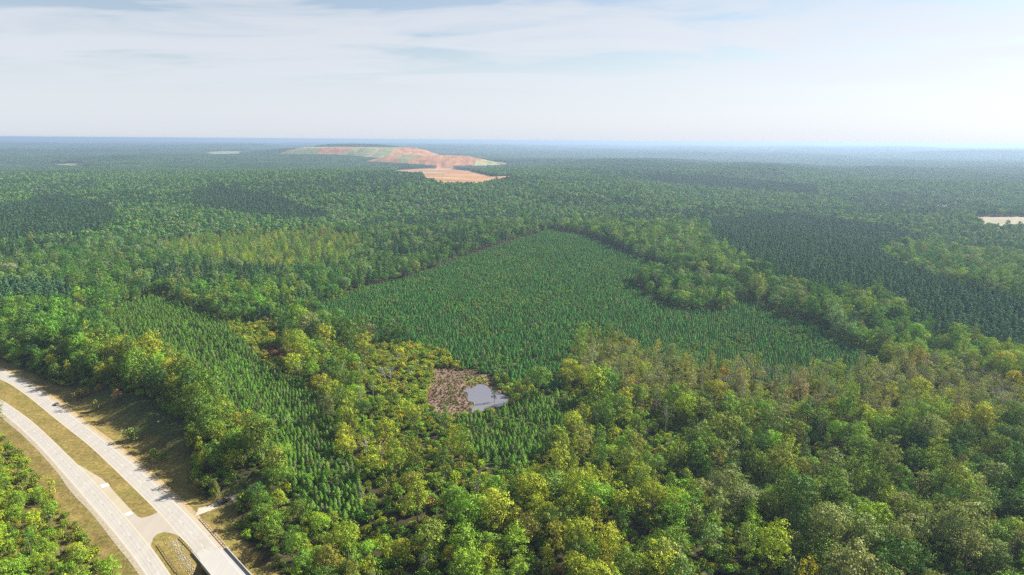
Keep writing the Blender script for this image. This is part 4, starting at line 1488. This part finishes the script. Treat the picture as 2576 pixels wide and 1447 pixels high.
# --- woods from 3600 m to 20 km as clumps
for (r0, r1, cell, sc_, sd_) in ((3580, 9000, 52, 1.0, 6), (8950, 22000, 130, 2.6, 7)):
    X, Y = grid(-r1 * .8, r1 * .8, r0 * .6, r1, cell, .3, .2, sd_)
    r_ = np.hypot(X, Y)
    keep = (r_ >= r0) & (r_ < r1) & framed(X, Y, 10, 40)
    X, Y = X[keep], Y[keep]; Z = height(X, Y); zn = landcover(X, Y, Z)
    for sx, sy in ((25, 0), (-25, 0), (0, 25), (0, -25)):
        zn = np.where(landcover(X + sx, Y + sy, Z) == 5, 5, zn)
    m = zn != 5; X, Y, Z, zn = X[m], Y[m], Z[m], zn[m]; k = len(X)
    par = vnoise(X, Y, 420, 65)
    isp = (zn == 2) | (par > .65)
    v_ = np.where(isp, rg.integers(5, 7, k), rg.integers(0, 5, k))
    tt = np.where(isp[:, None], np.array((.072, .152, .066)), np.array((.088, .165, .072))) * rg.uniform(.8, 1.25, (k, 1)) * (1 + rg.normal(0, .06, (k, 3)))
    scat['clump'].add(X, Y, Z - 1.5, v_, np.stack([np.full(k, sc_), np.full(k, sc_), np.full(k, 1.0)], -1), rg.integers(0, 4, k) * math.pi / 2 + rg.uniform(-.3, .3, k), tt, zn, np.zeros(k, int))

# ------------------------------------------------------------------ the largest ones as single trees, the rest as one mass for each kind
AREA = {0: 'in the mixed woods', 10: 'in the dense dark wood', 11: 'in the wood around the pond', 12: 'in the highway tree belt',
        13: 'in the strip between pine stands', 3: 'on the plantation tree island', 6: 'in the yellowish slim wood',
        7: 'in the half-bare wood', 8: 'in the scrub across the highway', 2: 'in the tall pine stand',
        20: 'in the big young plantation', 21: 'in the smaller plantation', 22: 'in the small block by the pond', 4: 'in the low scrub beside the pond', 9: 'on the heath clearing'}


def tree_obj(name, label, cat, group, pr_, loc, rot, sc, tint):
    root = bpy.data.objects.new(name, None)
    root.empty_display_size = .5
    C.objects.link(root)
    root.location = loc; root.rotation_euler = (0, 0, rot); root.scale = sc
    tag(root, label, cat, group)
    t_ = bpy.data.objects.new('trunk', pr_['trunk']); t_.parent = root; C.objects.link(t_)
    c_ = bpy.data.objects.new('crown', pr_['crown']); c_.parent = root; C.objects.link(c_)
    c_['tint'] = [float(v) for v in tint]
    return root


def gn_stuff(name, label, cat, kind, x, y, z, var, sc, rot, tint):
    col_ = bpy.data.collections.new(name + '_shapes')
    for k, p in enumerate(protos[kind]):
        o = bpy.data.objects.new('%s_shape_%02d' % (name, k), p['both'])
        col_.objects.link(o)
    me = bpy.data.meshes.new(name)
    n = len(x)
    me.vertices.add(n)
    me.vertices.foreach_set('co', np.stack([x, y, z], -1).astype(np.float32).ravel())
    a = me.attributes.new('shape', 'INT', 'POINT'); a.data.foreach_set('value', var.astype(np.int32))
    a = me.attributes.new('spin', 'FLOAT_VECTOR', 'POINT'); a.data.foreach_set('vector', np.stack([0 * rot, 0 * rot, rot], -1).astype(np.float32).ravel())
    a = me.attributes.new('size', 'FLOAT_VECTOR', 'POINT'); a.data.foreach_set('vector', sc.astype(np.float32).ravel())
    a = me.attributes.new('tint', 'FLOAT_VECTOR', 'POINT'); a.data.foreach_set('vector', np.clip(tint, .004, .8).astype(np.float32).ravel())
    o = link(name, me)
    ng = bpy.data.node_groups.new(name, 'GeometryNodeTree')
    ng.interface.new_socket('Geometry', in_out='INPUT', socket_type='NodeSocketGeometry')
    ng.interface.new_socket('Geometry', in_out='OUTPUT', socket_type='NodeSocketGeometry')
    gi, go = ng.nodes.new('NodeGroupInput'), ng.nodes.new('NodeGroupOutput')
    ci = ng.nodes.new('GeometryNodeCollectionInfo')
    ci.inputs['Collection'].default_value = col_
    ci.inputs['Separate Children'].default_value = True
    ci.inputs['Reset Children'].default_value = True
    ip = ng.nodes.new('GeometryNodeInstanceOnPoints')
    ip.inputs['Pick Instance'].default_value = True
    lk = ng.links.new

    def attr(nm, typ):
        a_ = ng.nodes.new('GeometryNodeInputNamedAttribute'); a_.data_type = typ; a_.inputs['Name'].default_value = nm
        return a_.outputs['Attribute']
    er = ng.nodes.new('FunctionNodeEulerToRotation')
    lk(attr('spin', 'FLOAT_VECTOR'), er.inputs[0])
    lk(gi.outputs[0], ip.inputs['Points']); lk(ci.outputs[0], ip.inputs['Instance'])
    lk(attr('shape', 'INT'), ip.inputs['Instance Index']); lk(er.outputs[0], ip.inputs['Rotation']); lk(attr('size', 'FLOAT_VECTOR'), ip.inputs['Scale'])
    lk(ip.outputs[0], go.inputs[0])
    md_ = o.modifiers.new('scatter', 'NODES'); md_.node_group = ng
    tag(o, label, cat, kind='stuff')
    return o


def size_word(h, lo, hi):
    return 'small' if h < lo else ('tall' if h > hi else 'middling')


FORM = {'broadleaf': ['round', 'round', 'round', 'spreading', 'spreading', 'upright', 'upright', 'upright', 'round', 'round'], 'thin': ['upright', 'spreading', 'upright', 'round'], 'shrub': ['', '', 'low', '', 'wide'],
        'ypine': ['', 'slim', 'broad', 'slim', '', 'broad']}


BL = [np.concatenate([q[k] for q in scat['broadleaf'].a + scat['thin'].a]) for k in (0, 1)]


def settle(kind, count, name, noun, cat, stuff, lo, hi, maxd=1e9):
    x, y, z, var, sc, rot, tint, zone, nm = scat[kind].get()
    tint = np.clip(tint, .006, .8)
    hh = np.array([p['h'] for p in protos[kind]])[var] * sc[:, 2]
    rad = np.array([p['r'] for p in protos[kind]])[var] * sc[:, 0]
    px, py = proj(x, y, z + hh * .75)
    vis = (px > 4) & (px < 1020) & (py > 0) & (py < 572)
    score = np.where(vis, np.sqrt(hh * rad) / np.hypot(x, y), 0)
    order = np.argsort(-score)[:count]
    order = order[score[order] > 0]
    for i in order:
        zc = int(zone[i]); cn = PN[int(nm[i])]
        if kind in ('ypine', 'opine'):
            cw = {'ypine': {0: 'deep green', 8: 'pale green'}, 'opine': {1: 'dark green'}}[kind][int(nm[i])]
        else:
            cw = cn
        form = FORM.get(kind, [''])[int(var[i]) % len(FORM.get(kind, ['']))]
        d_ = np.hypot(x[order] - x[i], y[order] - y[i]); d_[d_ < .01] = 1e9
        j = order[int(np.argmin(d_))]
        nb_ = PN[int(nm[j])] if kind in ('broadleaf', 'thin', 'shrub') else ''
        tail = ' beside %s %s' % ('an olive' if nb_ == 'olive' else 'a ' + nb_, 'one') if nb_ and nb_ != cn else ''
        if kind in ('ypine', 'opine'):
            near_b = np.hypot(BL[0] - x[i], BL[1] - y[i]).min() < 7.5
            tail = ' beside broadleaf trees' if near_b else ' among other pines'
            if kind == 'opine' and zc == 2:
                tail = ' beyond the wooded strip' if x[i] > 0 else ' beyond the yellowish wood'
        lab0 = ' '.join(('%s %s %s %s%s' % (form, cw, noun, AREA[zc], tail)).split())
        lab = ' '.join(('%s %s %s %s %s%s' % (size_word(hh[i], lo, hi), form, cw, noun, AREA[zc], tail)).split())
        lab = lab if len(lab.replace('-', ' ').split()) <= 16 else lab0
        tree_obj(name, lab, cat, '%s %ss %s' % (cw, noun, AREA[zc]), protos[kind][var[i]], (x[i], y[i], z[i]), rot[i], tuple(sc[i]), tint[i])
    rest = np.ones(len(x), bool); rest[order] = False
    gn_stuff(stuff[0], stuff[1], stuff[2], kind, x[rest], y[rest], z[rest], var[rest], sc[rest], rot[rest], tint[rest])


settle('broadleaf', 300, 'broadleaf_tree', 'broadleaf tree', 'tree', ('broadleaf_forest', 'mixed green and yellowing broadleaf forest filling the land beyond the nearer trees', 'forest'), 12, 18)
settle('thin', 120, 'half_bare_tree', 'half-bare tree', 'tree', ('half_bare_wood', 'thinly leaved greyish wood bordering the big plantation', 'wood'), 12, 17)
settle('ypine', 300, 'young_pine_tree', 'young pine', 'pine', ('young_pine_plantation', 'deep green young pine plantation in rows between the woods', 'plantation'), 5.0, 7.2)
settle('opine', 150, 'pine_tree', 'pine', 'pine', ('pine_forest', 'smooth dark blue-green stands of tall pines beyond the plantation', 'pine forest'), 13, 17)
settle('shrub', 220, 'shrub', 'shrub', 'shrub', ('undergrowth', 'low green and ochre undergrowth between the trees', 'undergrowth'), 2.0, 3.6)
for kind, nm_, lb, ct in (('far', 'distant_forest', 'hazy distant broadleaf forest below the landfill hill', 'forest'), ('farpine', 'distant_pine_forest', 'hazy dark distant pine stands among the broadleaf forest', 'pine forest'),
                          ('clump', 'horizon_forest', 'blue hazy forest running out to the horizon', 'forest')):
    x, y, z, var, sc, rot, tint, zone, nn = scat[kind].get()
    gn_stuff(nm_, lb, ct, kind, x, y, z, var, sc, rot, tint)

# ------------------------------------------------------------------ trees with a look of their own
def at_v(x, y, zadd=0):
    q = unproj(x * V, y * V, height)
    return q[0], q[1], float(height(np.array([q[0]]), np.array([q[1]]))[0]) + zadd


def special(v, kind, var, sc, tint, name, label, cat='tree'):
    x, y, z = at_v(*v)
    s = sc if isinstance(sc, tuple) else (sc, sc, sc)
    return tree_obj(name, label, cat, None, protos[kind][var], (x, y, z), random.uniform(0, 6), s, tint)


special((1815, 968), 'broadleaf', 2, .85, (.40, .29, .015), 'broadleaf_tree', 'bright golden yellow tree at the edge of the big young plantation')
special((1822, 745), 'broadleaf', 8, .8, (.30, .12, .07), 'broadleaf_tree', 'reddish orange tree at the end of the tree island in the plantation')
special((905, 945), 'ypine', 2, (2.0, 2.0, 2.4), (.018, .042, .016), 'cedar_tree', 'very dark columnar cedar standing among yellow-green trees by the scrub')
special((822, 1075), 'broadleaf', 1, (.8, .8, 1.05), (.10, .125, .04), 'broadleaf_tree', 'tall pale-trunked grey-green tree standing alone among young pines')
special((1243, 1012), 'broadleaf', 7, .55, (.045, .085, .025), 'broadleaf_tree', 'slender green tree standing at the edge of the pond water')
special((1735, 1150), 'broadleaf', 5, .95, (.030, .075, .016), 'broadleaf_tree', 'deep green upright tree among yellow-green trees behind the open wood')
special((1560, 1345), 'broadleaf', 8, .95, (.075, .16, .02), 'broadleaf_tree', 'vivid green rounded tree beside a dark gap in the wood')
special((1440, 1120), 'broadleaf', 0, .85, (.19, .20, .015), 'broadleaf_tree', 'bright yellow-green tree just past the small pine block')
special((2520, 1040), 'thin', 3, 1.0, (.30, .31, .20), 'half_bare_tree', 'whitish pale-leaved tree among the half-bare wood')
special((1045, 1190), 'broadleaf', 5, .85, (.16, .18, .018), 'broadleaf_tree', 'tall yellow-green tree with open crown in front of the pond')
special((1112, 1215), 'broadleaf', 6, .95, (.085, .15, .02), 'broadleaf_tree', 'largest bright green tree standing in front of the pond')
special((960, 1180), 'thin', 0, 1.0, (.24, .23, .02), 'half_bare_tree', 'yellow thin-crowned tree left of the tall tree before the pond'.replace('left of', 'beside'))
bare_meshes = [bare_mesh(300 + k, 13 + k, 4) for k in range(4)]


def bare(v, k, sc, mat, label, name='bare_tree'):
    x, y, z = at_v(*v)
    me = bare_cache.get((k, mat.name))
    if me is None:
        me = bare_meshes[k].mesh('bare_branches', mat); bare_cache[(k, mat.name)] = me
    o = link(name, me, None, (x, y, z), random.uniform(0, 6)); o.scale = (sc,) * 3
    return tag(o, label, 'bare tree')


bare_cache = {}
M_PINKBARK = bsdf_mat('reddish_twigs', (.36, .24, .17), .9)
M_BROWNBARK = bsdf_mat('brown_twigs', (.20, .105, .065), .9)
bare((1555, 775), 0, 1.1, M_PINKBARK, 'pinkish bare tree standing alone in the big young plantation')
bare((1172, 1350), 1, 1.05, M_PALEBARK, 'grey leaning bare tree in the open wood before the pond')
bare((1075, 1025), 2, .75, M_BROWNBARK, 'reddish brown bare thicket tree at the mud edge of the pond')
bare((1090, 1005), 3, .6, M_BROWNBARK, 'smaller reddish brown bare tree behind the thicket at the pond mud')
bare((163, 895), 1, .8, M_PALEBARK, 'white-limbed bare tree at the wood edge above the highway')
bare((1785, 1500), 2, .7, M_PALEBARK, 'pale bare tree in a gap of the dense dark wood')
rb = random.Random(5)
for k in range(46):
    v_ = (rb.uniform(1490, 2560), rb.uniform(930, 1060))
    bare(v_, k % 4, rb.uniform(.75, 1.1), M_PALEBARK, 'grey bare tree in the half-bare wood bordering the big plantation')['group'] = 'grey bare trees in the half-bare wood'
for k in range(12):
    v_ = (rb.uniform(930, 1080), rb.uniform(880, 990)) if k < 5 else (rb.uniform(900, 1900), rb.uniform(1120, 1420))
    lb = ('grey bare snag standing in the yellow scrub beside the pond', 'grey bare snags in the scrub') if k < 5 else ('grey bare tree among yellow-green trees of the open wood', 'grey bare trees in the open wood')
    bare(v_, (k + 1) % 4, rb.uniform(.7, .95), M_PALEBARK, lb[0])['group'] = lb[1]

# bushes on the highway bank
BUSH = [((500, 315), 1.0, (.17, .15, .03), 'yellowish'), ((548, 300), 1.05, (.18, .15, .03), 'yellowish'), ((620, 385), 1.0, (.14, .14, .035), 'olive'), ((755, 310), 1.0, (.20, .13, .06), 'brownish'),
        ((845, 585), 1.35, (.10, .145, .03), 'green'), ((985, 690), .8, (.10, .145, .02), 'bright green'), ((1040, 715), .85, (.09, .15, .02), 'bright green'), ((640, 265), .8, (.22, .17, .03), 'golden')]
WHERE = ['beside its twin nearest the road', 'beside its twin nearest the wood', 'standing alone next to long shadows', 'at the foot of the dark wood edge', 'with the widest crown, alone on the slope',
         'lower of a pair by the wood corner', 'next to a pair near the wood corner', 'half hidden at the wood edge']
for k, ((q, s, tt, cw), wh) in enumerate(zip(BUSH, WHERE)):
    p = unproj(*z1([q])[0], height)
    tree_obj('bank_bush', '%s bush on the grassy highway bank, %s' % (cw, wh), 'bush', None, protos['shrub'][3], (p[0], p[1], float(height(np.array([p[0]]), np.array([p[1]]))[0])), k * 1.3, (s * 1.3, s * 1.3, s * 1.4), tuple(c * 1.5 for c in tt))
for k, (q, kind, var, s, tt, lb) in enumerate((((1275, 935), 'broadleaf', 8, .62, (.20, .165, .035), 'tawny yellow broad tree beside the driveway with the pickup truck'),
                                              ((1385, 945), 'ypine', 2, 1.25, (.13, .145, .03), 'yellowish conical young conifer beside the driveway'),
                                              ((330, 205), 'broadleaf', 8, .6, (.10, .14, .025), 'bright green rounded tree at the wood edge near the road bend'))):
    p = unproj(*z1([q])[0], height)
    tree_obj('roadside_tree', lb, 'tree', None, protos[kind][var], (p[0], p[1], float(height(np.array([p[0]]), np.array([p[1]]))[0])), k * 2.0, (s, s, s), tt)
# pale board lying on the bank
p = unproj(*z1([(1018, 462)])[0], height); pz = float(height(np.array([p[0]]), np.array([p[1]]))[0])
o = link('board', MB().box((0, 0, .35), (1.1, .9, .06)).mesh('board', bsdf_mat('pale_pink_board', (.62, .40, .38), .7)), None, (p[0], p[1], pz + .1)); o.rotation_euler = (R(30), R(-10), .4)
tag(o, 'pale pink board lying in the shade of the highway bank', 'board')

# ------------------------------------------------------------------ far farm buildings
M_WALL = bsdf_mat('pale_wall', (.55, .52, .47), .8); M_ROOF = bsdf_mat('white_roof', (.78, .78, .78), .5); M_RROOF = bsdf_mat('rust_roof', (.35, .2, .14), .8)


def shed(v, L, W_, H_, rz, label, roof):
    x, y, z = at_v(*v)
    root = link('farm_building', None, None, (x, y, z), rz); tag(root, label, 'building')
    MB().box((0, 0, H_ / 2 - .5), (L, W_, H_ + 1)).build('wall', M_WALL, root)
    m = MB(); e = .6
    for s in (-1, 1):
        i = len(m.v)
        m.v += [(-L / 2 - e, s * (W_ / 2 + e), H_ - .1), (L / 2 + e, s * (W_ / 2 + e), H_ - .1), (L / 2 + e, 0, H_ + W_ * .28), (-L / 2 - e, 0, H_ + W_ * .28)]
        m.f.append((i, i + 1, i + 2, i + 3) if s < 0 else (i + 3, i + 2, i + 1, i))
    for s in (-1, 1):
        i = len(m.v); m.v += [(s * L / 2, -W_ / 2, H_), (s * L / 2, W_ / 2, H_), (s * L / 2, 0, H_ + W_ * .28)]; m.f.append((i, i + 1, i + 2))
    m.build('roof', roof, root)
    MB().box((0, -W_ / 2 - .06, 1.6), (4, .12, 3.2)).build('door', M_RROOF, root)


shed((181, 413), 34, 18, 9, .3, 'white-roofed farm house in the wooded far plain with a pale field', M_ROOF)
shed((190, 417), 22, 12, 7, .5, 'brown-roofed shed next to the white-roofed farm house', M_RROOF)
shed((548, 383), 70, 24, 9, .1, 'long white-roofed barn on the bright far field', M_ROOF)
shed((582, 383), 60, 20, 8, .1, 'smaller white-roofed barn at the end of the bright far field', M_ROOF)

# ------------------------------------------------------------------ haze
hm, t = new_mat('haze')
pv = nd(t, 'ShaderNodeVolumePrincipled')
pv.inputs['Color'].default_value = (.40, .55, .76, 1)
pv.inputs['Density'].default_value = HAZE_DENSITY
pv.inputs['Anisotropy'].default_value = .3
for nm_ in ('Density Attribute', 'Temperature Attribute', 'Color Attribute'):
    try:
        pv.inputs[nm_].default_value = ''
    except Exception:
        pass
o_ = nd(t, 'ShaderNodeOutputMaterial'); t.links.new(pv.outputs[0], o_.inputs['Volume'])
x0, x1, y0, y1 = ax[0] - 200, ax[-1] + 200, ay[0] - 200, ay[-1] + 200
zb, zt = float(gz.min()) - 8, 163.0
hb = MB().box(((x0 + x1) / 2, (y0 + y1) / 2, (zb + zt) / 2), (x1 - x0, y1 - y0, zt - zb)).build('haze', hm)
tag(hb, 'pale blue haze lying over the whole forest', 'haze', kind='stuff')
print('ground verts', len(gx), 'objects', len(bpy.data.objects), 'gz', gz.min(), gz.max())
